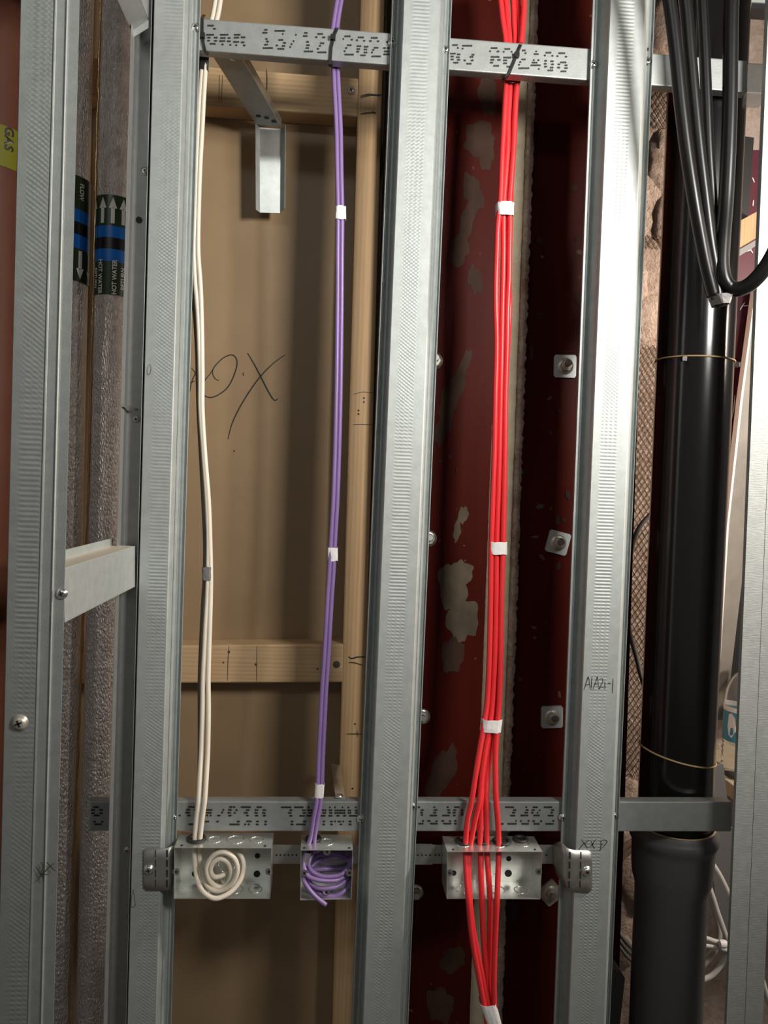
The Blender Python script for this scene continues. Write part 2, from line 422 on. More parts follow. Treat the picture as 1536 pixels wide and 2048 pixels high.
stroke(mb, [(383, 736), (388, 742), (390, 748), (383, 765), (380, 783)], Yb, 2)
stroke(mb, [(380, 766), (390, 762)], Yb, 2)
stroke(mb, [(467, 901), (470, 903)], Yb, 3)
mb.build('handwriting', M['ink'], board, label='black handwritten OX')

# ================================================================== TIMBER
def timber_box(q, y0, y1, mat, name, label, marks=None):
    mb = MB().slab([P(x, y, y0) for x, y in q], y1 - y0)
    t = mb.build(name, mat, label=label, cat='timber', bevel=0.003)
    return t
bl, br = vline(721, 664, 0.205), vline(770, 713, 0.205)
d = Vector((0, .0445, 0))
tv = MB().hexa([bl(0), br(0), br(0) + d, bl(0) + d, bl(2.8), br(2.8), br(2.8) + d, bl(2.8) + d]).build('timber_batten', M['timber_v'], label='tall upright timber batten with black pen marks beside the red steel column', cat='timber', bevel=0.003)
th = timber_box([(150, 112), (717, 156), (716, 233), (150, 192)], .205, .2495, M['timber_h'], 'timber_rail', 'upper horizontal timber rail crossing the brown board just below the top steel channel')
tl = timber_box([(110, 1293), (688, 1288), (687, 1365), (110, 1368)], .205, .2495, M['timber_h'], 'timber_rail', 'lower horizontal timber rail with a knot at its right end crossing the brown board')
mb = MB(); Yt = .2046
stroke(mb, [(721, 193), (735, 189), (752, 190), (765, 190)], Yt, 3.5); stroke(mb, [(721, 196), (740, 191), (760, 192)], Yt, 2)
stroke(mb, [(721, 228), (737, 226), (752, 225)], Yt, 3); stroke(mb, [(744, 222), (751, 228)], Yt, 2)
stroke(mb, [(697, 1313), (703, 1317), (716, 1314), (731, 1314)], Yt, 3); stroke(mb, [(697, 1325), (710, 1326), (726, 1331)], Yt, 2.4)
stroke(mb, [(693, 1468), (724, 1468)], Yt, 2); stroke(mb, [(714, 1462), (715, 1474)], Yt, 1.5)
stroke(mb, [(706, 849), (745, 849)], Yt, 1.5); stroke(mb, [(707, 789), (725, 784), (748, 786)], Yt, 1.2)
for x, y in ((728, 796), (728, 804), (717, 821), (717, 828), (705, 1577), (710, 1448)):
    mb.lathe([(.0016, 0), (.0015, .0003)], P(x, y, Yt), (0, -1, 0), 10)
mb.build('pen_mark', M['ink'], tv, label='black pen lines and nail holes')
mb = MB()
for x in (533,): stroke(mb, [(x, 138), (x + 1, 160), (x, 185)], Yt, 2.2)
stroke(mb, [(439, 150), (438, 205)], Yt, 1.2); stroke(mb, [(445, 150), (443, 205)], Yt, 1.0)
mb.build('pencil_mark', M['pencil'], th)
screw(702, 181, .2045, th, .0055, M['bolt'], .5)
mb = MB()
stroke(mb, [(458, 1292), (456, 1322), (455, 1362)], Yt, 1.4); stroke(mb, [(514, 1292), (513, 1362)], Yt, 1.3)
mb.build('pencil_mark', M['pencil'], tl)
mb = MB()
mb.lathe([(.0062, 0), (.004, .0005), (.0001, .0006)], P(673, 1329, Yt), (0, -1, 0), 14)
for x, y, r in ((458, 1304, .0022), (512, 1329, .0022), (635, 1338, .0018), (447, 1325, .0015)): mb.lathe([(r, 0), (r * .9, .0004)], P(x, y, Yt), (0, -1, 0), 10)
mb.build('knot', M['pencil'], tl, label='dark brown knot and nail holes')

# ================================================================== RED STEEL COLUMN
Yr = 0.17
cl, cr_ = vline(786, 728, Yr), vline(1303, 1236, Yr)
col = thing('steel_column', 'dark red painted steel column with a beige mortar seam behind the red cables', 'column', cl(0))
d = Vector((0, .012, 0))
MB().hexa([cl(0), cr_(0), cr_(0) + d, cl(0) + d, cl(2.8), cr_(2.8), cr_(2.8) + d, cl(2.8) + d]).build('flange', M['red_steel'], col, bevel=.002)
wl, wr = vline(1035, 968, Yr + .012), vline(1048, 980, Yr + .012)
d = Vector((0, .3, 0))
MB().hexa([wl(0), wr(0), wr(0) + d, wl(0) + d, wl(2.8), wr(2.8), wr(2.8) + d, wl(2.8) + d]).build('web', M['red_steel'], col)
# mortar seam: a ragged raised ridge
def ridge(xlt, xlb, xrt, xrb, Yf, mat, name, jag, nrow=170, label=None):
    L1, R1 = vline(xlt, xlb, Yf), vline(xrt, xrb, Yf); mb = MB(); vs = []; nc = 7
    rr = random.Random(name)
    for i in range(nrow):
        z = 2.8 * i / (nrow - 1); A, B = L1(z), R1(z)
        jl = rr.uniform(-jag, jag) * .3; jr = rr.uniform(-jag, jag)
        for k in range(nc):
            t = k / (nc - 1); p = A.lerp(B, t); p.x += jl * (1 - t) + jr * t
            edge = k in (0, nc - 1)
            p.y = Yr if edge else Yf + rr.uniform(-jag, jag) * .35
            vs.append(p)
    fs = [(i * nc + k, i * nc + k + 1, (i + 1) * nc + k + 1, (i + 1) * nc + k) for i in range(nrow - 1) for k in range(nc - 1)]
    mb.add(vs, fs, 0, None, True); return mb.build(name, mat, col, label=label)
ridge(1018, 941, 1066, 993, Yr - .008, M['mortar'], 'mortar_seam', .0010, 400)
ridge(1062, 989, 1080, 1007, Yr - .011, M['mortar_edge'], 'mortar_edge', .0022, 560, 'crumbling pinkish edge of the mortar')
SM = [simple('dim_plaster_smear', (0.045, 0.025, 0.018), 0.6, spec=.05, var=.35), simple('pale_plaster_smear', (0.090, 0.070, 0.050), 0.7, spec=.05, var=.35)]
mb = MB(); rs = random.Random(21)
SC = [0]
def smear(x, y, rx, ry, mi, slant=0.0):
    SC[0] += 1; yy = Yr - .0003 - .00003 * SC[0]; n = 44; a1, a2, a3 = [rs.uniform(0, 6.3) for _ in range(3)]; vs = []
    for k in range(n):
        a = 2 * math.pi * k / n; q = 1 + .16 * math.sin(2 * a + a1) + .10 * math.sin(5 * a + a2) + .06 * math.sin(9 * a + a3) + rs.uniform(-.035, .035)
        dy = ry * q * math.sin(a); vs.append(P(x + rx * q * math.cos(a) + slant * dy, y + dy, yy))
    c = P(x, y, yy); mb.add([c] + vs, [(0, 1 + k, 1 + (k + 1) % n) for k in range(n)], mi)
for q in ((975, 190, 16, 48, 0, .0), (958, 278, 34, 32, 0, 0), (972, 305, 14, 40, 0, .1), (946, 385, 20, 36, 0, .1), (935, 440, 12, 50, 0, -.2), (918, 500, 22, 30, 0, -.1), (950, 560, 14, 28, 0, 0),
          (922, 745, 12, 42, 0, -.35), (903, 790, 18, 50, 0, -.3), (888, 850, 14, 40, 0, -.2), (926, 1030, 9, 20, 1, -.2), (914, 1062, 7, 22, 1, -.2), (905, 1180, 26, 55, 1, 0), (922, 1145, 22, 26, 1, -.2), (925, 1240, 30, 45, 1, .1), (905, 1310, 20, 40, 0, 0),
          (884, 1545, 22, 60, 0, -.3), (905, 1920, 26, 24, 0, 0), (880, 2010, 24, 40, 0, 0), (1024, 1820, 12, 22, 0, 0),
          (1148, 376, 8, 6, 0, 0), (1079, 481, 5, 7, 0, 0), (1154, 478, 3, 4, 0, 0), (1078, 628, 7, 4, 0, 0), (1157, 600, 6, 12, 0, 0), (1135, 588, 4, 3, 0, 0), (1063, 705, 4, 14, 0, 0), (1119, 822, 4, 4, 0, 0), (1101, 865, 3, 6, 0, .4),
          (1080, 1013, 7, 5, 1, 0), (1115, 1040, 5, 9, 0, 0), (1128, 1040, 4, 5, 0, 0), (1046, 945, 7, 6, 0, 0), (1070, 1074, 7, 3, 1, -.6), (1117, 1132, 5, 8, 0, 0), (1068, 1255, 4, 4, 1, 0), (1136, 990, 5, 9, 0, 0), (1046, 1540, 3, 8, 0, 0), (1075, 1560, 3, 7, 0, 0), (900, 913, 5, 4, 0, 0), (880, 922, 4, 3, 0, .5), (914, 940, 2, 4, 0, 0)):
    smear(*q)
mb.build('plaster_smear', SM, col, label='dull grey-brown plaster smears and specks')
def bolt(px, py, label, plate=None, ang=0.0, hexy=True, tilt=(0, -1, .15)):
    c = P(px, py, Yr); t = thing('anchor_bolt', label, 'bolt', c, 'bolts on the red steel column')
    if plate:
        h = plate; ca, sa = math.cos(ang), math.sin(ang); q = []
        for x, z in ((-h, -h * .85), (-h * .85, -h), (h * .85, -h), (h, -h * .85), (h, h * .85), (h * .85, h), (-h * .85, h), (-h, h * .85)):
            q.append(c + Vector((x * ca - z * sa, -.004, x * sa + z * ca)))
        MB().slab(q, .004).build('plate', M['plate'] if py < 1500 else M['bolt'], t)
    y0 = .004 if plate else 0
    MB().lathe([(.0135, y0), (.0135, y0 + .0016), (.0075, y0 + .0017)], c, (0, -1, 0), 24, 0, True, True).build('washer', M['zinc'] if plate is None else M['bolt'], t)
    MB().lathe([(.0098, y0 + .001), (.0098, y0 + .009), (.0088, y0 + .0098)], c, (0, -1, 0), 6).build('nut', M['bolt'], t)
    MB().lathe([(.0055, y0 + .009), (.0055, y0 + .019), (.0048, y0 + .020)], c, tilt, 14).build('shank', M['zinc'] if py < 1600 else M['bolt'], t)
bolt(1129, 733, 'bolt on the uppermost bright square plate right of the red cables', .0185, .02)
bolt(1115, 1085, 'bolt on the tilted square plate second from the top, right of the red cables', .0185, -.22)
bolt(1103, 1433, 'bolt on the square plate just above the bottom channel, right of the red cables', .0185, .04)
bolt(1100, 1784, 'dark bolt on a diamond-turned plate beside the right box corner', .0175, .72)
bolt(869, 722, 'uppermost round-washer bolt peeking out beside the middle stud')
bolt(857, 1077, 'second round-washer bolt from the top beside the middle stud')
bolt(844, 1433, 'round-washer bolt beside the middle stud just above the bottom channel')
bolt(831, 1784, 'pale bolt beside the middle stud below the bottom channel')

# ================================================================== FURRING STUDS (hat section)
def hat(name, label, V, zero, mat, group='galvanised furring studs'):
    ls = vline(*V[zero]); t = thing(name, label, 'stud', ls(0), group)
    member_sheet(V, zero).build('profile', mat, t, solid=.0008)
    return t
D = .0262
# each vertex: column at the top of the frame, column at its foot, depth
mid = hat('furring_stud', 'galvanised steel furring stud between the purple cables and the red cables', [
    (786, 705, D - .006), (784, 703, D), (790, 709, D), (792, 711, D - .0025), (795, 714, D), (798, 717, D), (801, 719, D - .003),
    (807, 725, .0015), (809, 727, 0), (880, 797, 0), (882, 799, .0015), (886, 802, .010), (888, 804, .009), (891, 807, D - .002), (893, 809, D), (897, 812, D - .003), (899, 813, D), (904, 816, D), (903.5, 815.5, D - .005)], 8, M['stud'])
right = hat('furring_stud', 'galvanised furring stud with handwriting, between the red cables and the black pipe', [
    (1187, 1109, D - .006), (1185, 1107, D), (1191, 1113, D), (1193, 1115, D - .0025), (1196, 1118, D), (1200, 1121, D), (1203, 1124, D - .003),
    (1220, 1136, .0015), (1222, 1138, 0), (1290, 1207, 0), (1292, 1209, .0015), (1294, 1210, .012), (1297, 1209, D - .001), (1299, 1211, D), (1303, 1213, D - .0025), (1305, 1215, D), (1310, 1219, D), (1310, 1219, D - .005)], 8, M['stud'])
left = hat('furring_stud', 'galvanised steel furring stud just left of the cream cables, holding the box bracket', [
    (299, 247, D - .004), (298, 246, D), (305, 252, D), (311, 257, D - .001), (309, 255, .0015), (310, 256, 0), (367, 311, 0), (369, 313, .0015),
    (378, 321, .014), (379, 322, .013), (384, 328, D - .002), (387, 331, D), (391, 334, D - .0025), (394, 337, D), (401, 342, D), (401, 342, D - .005)], 5, M['stud'])
NY = PX(130, 1136, P(270, 1092, 0.0).x).y - .024
print('NY', NY)
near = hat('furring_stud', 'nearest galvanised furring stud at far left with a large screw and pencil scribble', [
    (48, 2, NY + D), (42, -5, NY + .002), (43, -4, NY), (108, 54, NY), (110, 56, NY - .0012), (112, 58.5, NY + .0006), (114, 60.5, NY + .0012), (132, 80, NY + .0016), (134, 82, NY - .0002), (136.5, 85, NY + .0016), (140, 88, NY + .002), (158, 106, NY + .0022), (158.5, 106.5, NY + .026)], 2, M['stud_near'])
for s in ((785, 85, mid, .2), (891, 99, mid, .7), (722, 1638, mid, .4), (826, 1613, mid, .1), (1187, 129, right, .9), (1295, 123, right, .2),
          (1125, 1635, right, .3), (1229, 1632, right, 0.0), (391, 55, left, .3), (274, 1121, left, .5)):
    screw(s[0], s[1], D - .0008, s[2], ang=s[3])
screw(350, 1634, D - .0008, left, .003)
screw(40, 1445, NY - .0008, near, .0068, M['bolt'], .4, .0045)
screw(124, 1187, NY + .001, near, .0045)
mb = MB()
for x, y, o_, Y in ((1295, 99, right, D), ): mb.lathe([(.0022, 0), (.0021, .0012)], P(x, y, Y - .0006), (0, -1, 0), 10)
mb.build('hole', M['dark'], right)
# handwriting on studs
mb = MB(); Yw = -.0006
for s in ([(1168, 1380), (1173, 1364), (1177, 1354), (1180, 1376)], [(1170, 1371), (1180, 1368)], [(1184, 1354), (1182, 1379)], [(1186, 1379), (1192, 1362), (1195, 1354), (1197, 1375)], [(1188, 1370), (1197, 1367)],
          [(1198, 1360), (1203, 1357), (1206, 1362), (1200, 1374), (1198, 1378), (1204, 1374), (1208, 1376)], [(1210, 1363), (1210, 1379)], [(1215, 1368), (1218, 1366), (1220, 1368), (1222, 1366)], [(1226, 1357), (1225, 1387)],
          [(1163, 1679), (1172, 1692), (1176, 1697)], [(1179, 1680), (1166, 1689), (1157, 1700)], [(1182, 1682), (1189, 1698)], [(1192, 1678), (1184, 1690), (1180, 1693)], [(1202, 1681), (1201, 1699), (1197, 1700)],
          [(1200, 1684), (1208, 1680), (1214, 1683), (1210, 1690), (1203, 1697)], [(1202, 1689), (1207, 1688)]):
    stroke(mb, s, Yw, 1.7)
mb.build('handwriting', M['ink'], right, label='black handwritten marks AIA21-1 and XXB')
mb = MB()
stroke(mb, [(296, 732), (300, 729), (302, 738), (299, 748), (295, 749), (294, 740), (296, 732)], -.0006, 1.1)
stroke(mb, [(266, 1778), (269, 1795), (270, 1812), (262, 1813), (263, 1796), (266, 1778)], -.0006, 1.2)
mb.build('pencil_mark', M['pencil'], left)
mb = MB()
for s in ([(71, 1733), (79, 1745), (82, 1752)], [(82, 1724), (86, 1735), (80, 1747)], [(93, 1724), (103, 1735), (111, 1742)], [(108, 1726), (96, 1737), (84, 1750), (72, 1765)], [(78, 1748), (98, 1749)], [(84, 1750), (87, 1764)]):
    stroke(mb, s, NY - .0022, 2.2)
mb.build('pencil_mark', M['pencil'], near)

# channel-section stud behind, left of the left furring stud
t = thing('channel_stud', 'shade-coloured galvanised channel stud turned sideways just behind the left furring stud', 'stud', vline(277, 221, .022)(0))
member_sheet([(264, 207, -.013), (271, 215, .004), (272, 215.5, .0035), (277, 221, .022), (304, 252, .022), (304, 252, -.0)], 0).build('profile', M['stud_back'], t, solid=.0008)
MB().lathe([(.0045, 0), (.0045, .0006)], P(278, 440, .0215), (0, -1, 0), 16).build('hole', M['dark'], t)
screw(290, 342, .0214, t, .0045); screw(272, 838, .0214, t, .0045, M['bolt']); screw(254, 1700, .0214, t, .004, M['bolt'])
mb = MB(); a = [P(243, 808, -.013), P(262, 812, .006), P(276, 817, .020), P(276, 822, .020), P(260, 818, .006), P(243, 813, -.013)]
mb.slab(a, .0015).build('joint_lip', M['zinc'], t)

# right-hand stud
t = thing('channel_stud', 'galvanised channel stud at the far right edge of the photo with a fine vertical seam', 'stud', vline(1538, 1453, -.02)(0))
member_sheet([(1540, 1455, .012), (1531, 1449, -.008), (1538, 1453, -.020), (1573, 1488, -.020), (1574, 1489, -.0185), (1575, 1490, -.020), (1611, 1525, -.020), (1606, 1521, .03)], 2).build('profile', M['stud_right'], t, solid=.0009)

# ================================================================== NOGGINS
bt = P(270, 1092, 0.0); bb = P(270, 1172, 0.0); X0 = bt.x
ft = PX(130, 1136, X0); fb = PX(130, 1243, X0)

t = thing('noggin', 'short galvanised noggin joining the nearest left stud back to the next stud', 'noggin', bb)
wv = Vector((-.030, 0, 0))
MB().slab([ft, bt, bb, fb], .0009, 0, Vector((-1, 0, 0))).build('side', M['stud'], t, bevel=.0003)
MB().slab([ft, bt, bt + wv, ft + wv], .0009, 0, Vector((0, 0, -1))).build('top_face', M['cream_top'], t, label='pale cream top face')
MB().slab([ft + wv, bt + wv, bt + wv + Vector((0, 0, .010)), ft + wv + Vector((0, 0, .010))], .0009, 0, Vector((-1, 0, 0))).build('lip', M['stud'], t)
MB().slab([fb, bb, bb + Vector((-.012, 0, -.002)), fb + Vector((-.012, 0, -.002))], .0009, 0, Vector((0, 0, -1))).build('lip', M['stud'], t)
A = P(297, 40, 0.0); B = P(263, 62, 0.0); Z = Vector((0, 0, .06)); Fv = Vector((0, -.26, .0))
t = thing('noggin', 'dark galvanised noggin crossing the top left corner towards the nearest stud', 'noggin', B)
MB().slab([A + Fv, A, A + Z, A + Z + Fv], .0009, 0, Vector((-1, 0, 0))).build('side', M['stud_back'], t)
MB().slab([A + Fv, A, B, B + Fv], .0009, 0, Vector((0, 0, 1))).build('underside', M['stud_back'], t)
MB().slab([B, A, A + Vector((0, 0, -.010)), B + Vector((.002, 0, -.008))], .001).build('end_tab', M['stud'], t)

# ================================================================== HORIZONTAL CHANNELS
CY = .0275
def channel(name, label, x0, x1, ytop, ybot, Y=CY, depth=.016, mat=None, group=None):
    t = thing(name, label, 'channel', P((x0 + x1) / 2, ybot((x0 + x1) / 2), Y), group)
    n = 9; mb = MB(); rows = []
    for i in range(n):
        x = x0 + (x1 - x0) * i / (n - 1); a = P(x, ytop(x), Y); b = P(x, ybot(x), Y); dn = (a - b).normalized(); q = Vector((0, 1, 0))
        rows.append([a + q * depth - dn * .006, a + q * depth, a + q * .0015, a + q * .0003 - dn * .0004, a - dn * .0015, b + dn * .0015, b + q * .0003 + dn * .0004, b + q * .0015, b + q * depth, b + q * depth + dn * .006])
    vs = [p for r in rows for p in r]; m = 10
    fs = [(i * m + k, (i + 1) * m + k, (i + 1) * m + k + 1, i * m + k + 1) for i in range(n - 1) for k in range(m - 1)]
    mb.add(vs, fs); mb.build('profile', mat or M['chan'], t, solid=.0008); return t
def prints(parent, ox, oy, sc, data, Y, hh=2.1):
    mb = MB()
    for (x, y, w_) in data:
        cx, cy = ox + x / sc, oy + y / sc; hw = w_ / sc / 2; n = max(1, int(hw * 2 / 3.2)); 
        for k in range(n):   # a run of merged ink dots
            px = cx - hw + (2 * hw) * (k + .5) / n; r = hw / n * 1.25
            vs = [P(px + r * math.cos(a), cy + random.uniform(-.25, .25) + hh * math.sin(a), Y) for a in [2 * math.pi * i / 8 for i in range(8)]]
            mb.add([v + Vector((0, -.00003 * k, 0)) for v in vs], [tuple(range(8))])
    return mb.build('printed_code', M['ink'], parent, label='black dot-matrix print')
top = channel('primary_channel', 'upper horizontal galvanised channel with black dotted print, crossing behind the studs', 388, 1494, lambda x: 38 + .0772 * (x - 410), lambda x: 101 + .0772 * (x - 410))
bot = channel('primary_channel', 'lower horizontal galvanised channel with black dotted print, just above the socket boxes', 177, 1462, lambda x: 1603 + .0006 * (x - 177), lambda x: 1661.5 + .0010 * (x - 177))
T1 = [(100,120,50),(130,145,22),(97,190,60),(88,212,25),(140,212,28),(85,235,20),(138,236,24),(117,260,45),(205,190,65),(195,215,40),(190,238,45),(192,264,16),(243,215,22),(240,240,28),(252,268,14),(305,190,50),(300,212,40),(297,245,45),(298,270,14),(350,210,35),(347,248,28),(358,272,18),(525,152,26),(518,175,38),(530,222,18),(537,242,20),(527,266,30),(540,292,78),(632,160,80),(655,184,12),(640,230,36),(668,252,24),(610,272,18),(660,276,26),(640,298,52),(756,190,12),(738,238,12),(722,262,14),(712,284,12),(832,176,26),(827,200,34),(845,245,22),(848,270,26),(843,292,26),(852,318,72),(942,184,44),(912,208,18),(970,210,24),(957,255,34),(940,275,16),(925,298,16),(955,325,70),(1152,202,48),(1120,222,12),(1185,228,16),(1165,270,34),(1142,292,16),(1130,316,14),(1165,342,72),(1255,210,46),(1225,232,16),(1280,236,16),(1240,278,34),(1295,282,34),(1235,300,28),(1290,303,26),(1230,320,22),(1290,326,28),(1270,348,40),(1358,214,52),(1328,238,18),(1387,240,18),(1372,290,34),(1350,306,16),(1340,326,14),(1372,356,72),(1460,245,25),(1435,292,20),(1465,292,20),(1452,318,40),(1450,340,46)]
T2 = [(105,105,38),(190,110,70),(125,125,12),(158,130,12),(90,165,40),(130,170,24),(85,185,22),(125,190,26),(85,205,22),(130,208,22),(110,228,36),(230,172,20),(220,188,26),(172,212,14),(225,212,20),(202,235,36),(378,126,46),(350,148,12),(405,150,18),(470,132,40),(445,152,12),(500,152,12),(385,188,60),(365,208,28),(412,208,24),(360,228,22),(392,250,40),(470,192,56),(455,212,28),(455,232,26),(478,256,26),(585,142,26),(597,162,14),(672,150,12),(672,168,34),(583,205,30),(560,224,14),(552,242,12),(585,267,76),(757,158,40),(732,177,14),(785,180,14),(850,162,48),(820,182,14),(880,186,16),(655,210,12),(687,210,14),(660,228,40),(668,246,70),(690,272,12),(738,215,18),(782,218,24),(735,236,18),(785,240,20),(738,256,20),(780,262,24),(770,282,40),(860,226,44),(830,240,18),(880,246,20),(828,262,20),(880,266,24),(862,288,40)]
B1 = [(165,92,48),(140,114,30),(190,114,12),(135,136,34),(145,157,24),(75,157,14),(168,224,50),(300,115,50),(298,137,44),(285,157,14),(312,158,14),(410,115,14),(400,135,14),(375,158,24),(285,204,30),(365,204,20),(467,92,24),(493,93,16),(460,115,28),(512,116,16),(455,137,26),(498,137,14),(460,158,24),(525,204,24),(495,226,78),(582,93,76),(597,116,26),(583,137,30),(595,158,20),(607,203,40),(577,226,14),(605,226,16),(686,93,40),(665,116,28),(725,116,26),(662,138,26),(720,138,26),(665,159,24),(725,159,24),(672,204,22),(735,204,20),(670,226,22),(733,226,20),(892,94,78),(928,117,24),(920,138,28),(928,160,22),(937,204,20),(937,226,22),(990,94,72),(1028,117,28),(1030,138,24),(1015,160,40),(1035,204,26),(1005,226,72),(1064,95,12),(1075,117,40),(1085,138,46),(1075,160,50),(1185,117,34),(1185,138,28),(1175,160,36),(1228,95,12),(1233,117,28),(1235,138,24),(1232,160,30),(1268,95,10),(1325,95,10),(1305,118,84),(1305,138,84),(1290,160,24),(1340,160,22),(1182,204,20),(1240,204,20),(1180,226,20),(1240,226,20),(1268,204,12),(1300,204,26),(1330,204,14),(1312,226,20),(1370,95,12),(1378,118,26),(1378,138,26),(1405,160,60),(1383,204,20),(1383,226,20),(1427,95,12),(1430,118,20),(1432,138,20)]
B2 = [(85,117,22),(118,145,30),(112,170,26),(115,192,20),(105,275,50),(125,250,20),(182,250,30),(234,117,16),(245,145,34),(238,170,28),(225,197,70),(255,252,20),(230,275,74),(362,117,18),(372,145,30),(375,170,28),(345,197,72),(315,250,26),(385,252,22),(358,275,80),(450,117,50),(430,146,30),(425,170,28),(425,197,24),(435,250,22),(435,275,26),(500,146,26),(500,170,26),(500,190,24),(955,117,84),(1005,145,32),(995,170,30),(985,198,50),(1018,250,14),(980,277,88),(885,278,24),(1117,117,16),(1125,145,28),(1115,170,34),(1098,197,72),(1065,252,18),(1138,250,18),(1105,277,72),(1203,117,48),(1182,146,28),(1245,146,14),(1175,170,22),(1225,170,14),(1215,197,60),(1188,252,24),(1258,252,22),(1215,277,56),(1325,117,80),(1370,146,28),(1360,170,24),(1350,197,56),(1375,250,20),(1340,277,80)]
B3 = [(655,1755,40),(635,1775,28),(690,1775,24),(635,1797,24),(690,1797,22),(660,1812,40),(645,1855,16),(698,1855,14),(670,1872,48)]
PY = CY - .0007
prints(top, 395, 20, 3.84, T1, PY); prints(top, 880, 60, 3.491, T2, PY)
prints(bot, 340, 1590, 3.84, B1, PY); prints(bot, 820, 1590, 4.8, B2, PY); prints(bot, 0, 1100, 3.413, B3, PY)
# stub right of the upper channel, its shadow put into a darker steel colour
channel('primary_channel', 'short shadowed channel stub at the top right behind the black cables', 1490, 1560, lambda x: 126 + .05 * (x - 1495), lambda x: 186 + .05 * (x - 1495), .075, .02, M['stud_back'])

# bent strut going back from the upper channel to the board
a0, a1 = P(422, 106, .046), P(479, 108, .046); b0, b1 = P(513, 258, .212), P(562, 243, .212)
z = (b0.z + b1.z) / 2; 
for p in (b0, b1): p.z = z
for p in (a0, a1): p.z = (a0.z + a1.z) / 2
t = thing('strut', 'bent galvanised strut from the upper channel turning down before the brown board', 'strut', b0)
sd = (a1 - a0).normalized(); up = Vector((0, 0, 1))
MB().slab([a0, a1, b1, b0], .0009, 0, up).build('arm', M['chan'], t)
MB().slab([a1, b1, b1 + up * .012, a1 + up * .016], .0009, 0, sd).build('lip', M['box'], t)
MB().slab([a0, b0, b0 + up * .016, a0 + up * .016], .0009, 0, -sd).build('lip', M['chan'], t)
c0, c1 = P(520, 425, .222), P(560, 426, .222); e0, e1 = Vector((b0.x + .004, .222, b0.z)), Vector((b1.x - .001, .222, b1.z))
c0.x, c1.x = e0.x + (c0.x - e0.x), c1.x
MB().slab([e0, e1, c1, c0], .0009).build('leg', M['box'], t)
q = Vector((-.005, -.013, 0)); MB().slab([e0, c0, c0 + q, e0 + q], .0009, 0, Vector((-1, 0, 0))).build('lip', M['stud_back'], t)
q = Vector((.008, -.013, 0)); MB().slab([e1, c1, c1 + q + Vector((0, 0, .004)), e1 + q], .0009, 0, Vector((1, 0, 0))).build('lip', M['chan'], t)
mb = MB()
for f, g in ((.30, .86), (.60, .88), (.82, .93)):
    p = a0.lerp(a1, f).lerp(b0.lerp(b1, f), g); mb.lathe([(.0042, 0), (.0042, .0005)], p, (0, 0, -1), 14)
mb.build('hole', M['dark'], t)
p = a0.lerp(a1, .66).lerp(b0.lerp(b1, .66), .06)
MB().lathe([(.005, 0), (.0045, .002), (.0001, .003)], p, (0, 0, -1), 16, 0, True, False).build('screw', M['zinc'], t)
# small strap at the foot of the timber batten
t = thing('strap', 'small flat galvanised strap screwed to the lower channel at the foot of the timber batten', 'strap', P(680, 1597, .036))
MB().slab([P(671, 1596, .036), P(690, 1597, .036), P(681, 1531, .20), P(662, 1528, .20)], .001, 0, up).build('strip', M['box'], t)
MB().lathe([(.0045, 0), (.004, .002), (.0001, .003)], P(680, 1592, .042), (0, 0, 1), 16, 0, True, False).build('screw', M['zinc'], t)

# ================================================================== SOCKET BOXES
def socket_box(label, TL, TR, BR, BL, Yf, depth, knock, lugs, inner, backknock=True):
    c = [P(*TL, Yf), P(*TR, Yf), P(*BR, Yf), P(*BL, Yf)]; d = Vector((0, depth, 0)); b = [p + d for p in c]
    t = thing('socket_box', label, 'electrical box', c[3] + d / 2, 'metal socket boxes')
    mb = MB(); th_ = .0010
    ctr = sum(c, Vector()) / 4
    for i in range(4):
        j = (i + 1) % 4; nrm = ((c[i] + c[j]) / 2 - ctr).normalized(); e = (c[j] - c[i]).normalized(); k = e.cross(Vector((0, 1, 0))).normalized()
        if k.dot(nrm) < 0: k = -k
        mb.slab([c[i], c[j], b[j], b[i]], -th_, 0, k)
    mb.build('shell', M['box'], t, bevel=.0003)
    MB().slab([b[0], b[1], b[2], b[3]], -.001).build('back_plate', M['box'], t)
    # embossed knock-out rings on top and bottom faces and on the back
    tl, tr, bl_, br_2 = c[0], c[1], c[3], c[2]
    for f, r in knock:
        for (p, q, s) in ((tl, tr, 1), (bl_, br_2, 1)):
            o = p.lerp(q, f) + d * .5 + Vector((0, 0, .0003 if p is tl else .0014))
            pts = [o + Vector((math.cos(a) * r, math.sin(a) * r, 0)) for a in [2 * math.pi * i / 32 for i in range(32)]]
            MB().tube(pts, .0006, 6, closed=True).build('knockout', M['zinc'], t)
    for f, g, r in inner:
        o = bl_.lerp(br_2, f).lerp(tl.lerp(tr, f), g) + d - Vector((0, .0012, 0))
        if r > .006: MB().tube([o + Vector((math.cos(a) * r, 0, math.sin(a) * r)) for a in [2 * math.pi * i / 32 for i in range(32)]], .0006, 6, closed=True).build('knockout', M['zinc'], t)
        else: MB().lathe([(r, 0), (r, .0004)], o, (0, -1, 0), 14).build('hole', M['dark'], t)
    # fixing lugs at the sides and holes near the corners
    for (p, q, f, s) in lugs:
        o = p.lerp(q, f) + Vector((0, .003, 0)); k = Vector(s) * .0055
        m2 = MB(); m2.lathe([(.0055, 0), (.0055, .0010)], o + k, (0, -1, 0), 18)
        m2.lathe([(.0022, .0010), (.0021, .0013)], o + k, (0, -1, 0), 12, 1)
        m2.build('fixing_lug', [M['zinc'], M['dark']], t)
    mb = MB()
    for p, q in ((tl, tr), (bl_, br_2)):
        for f in (.07, .93): mb.lathe([(.0019, 0), (.0019, .0004)], p.lerp(q, f) + d * .12 + Vector((0, 0, .0002)), (0, 0, 1), 10)
    mb.build('screw_hole', M['dark'], t)
    return t, c, d
BY = -.010
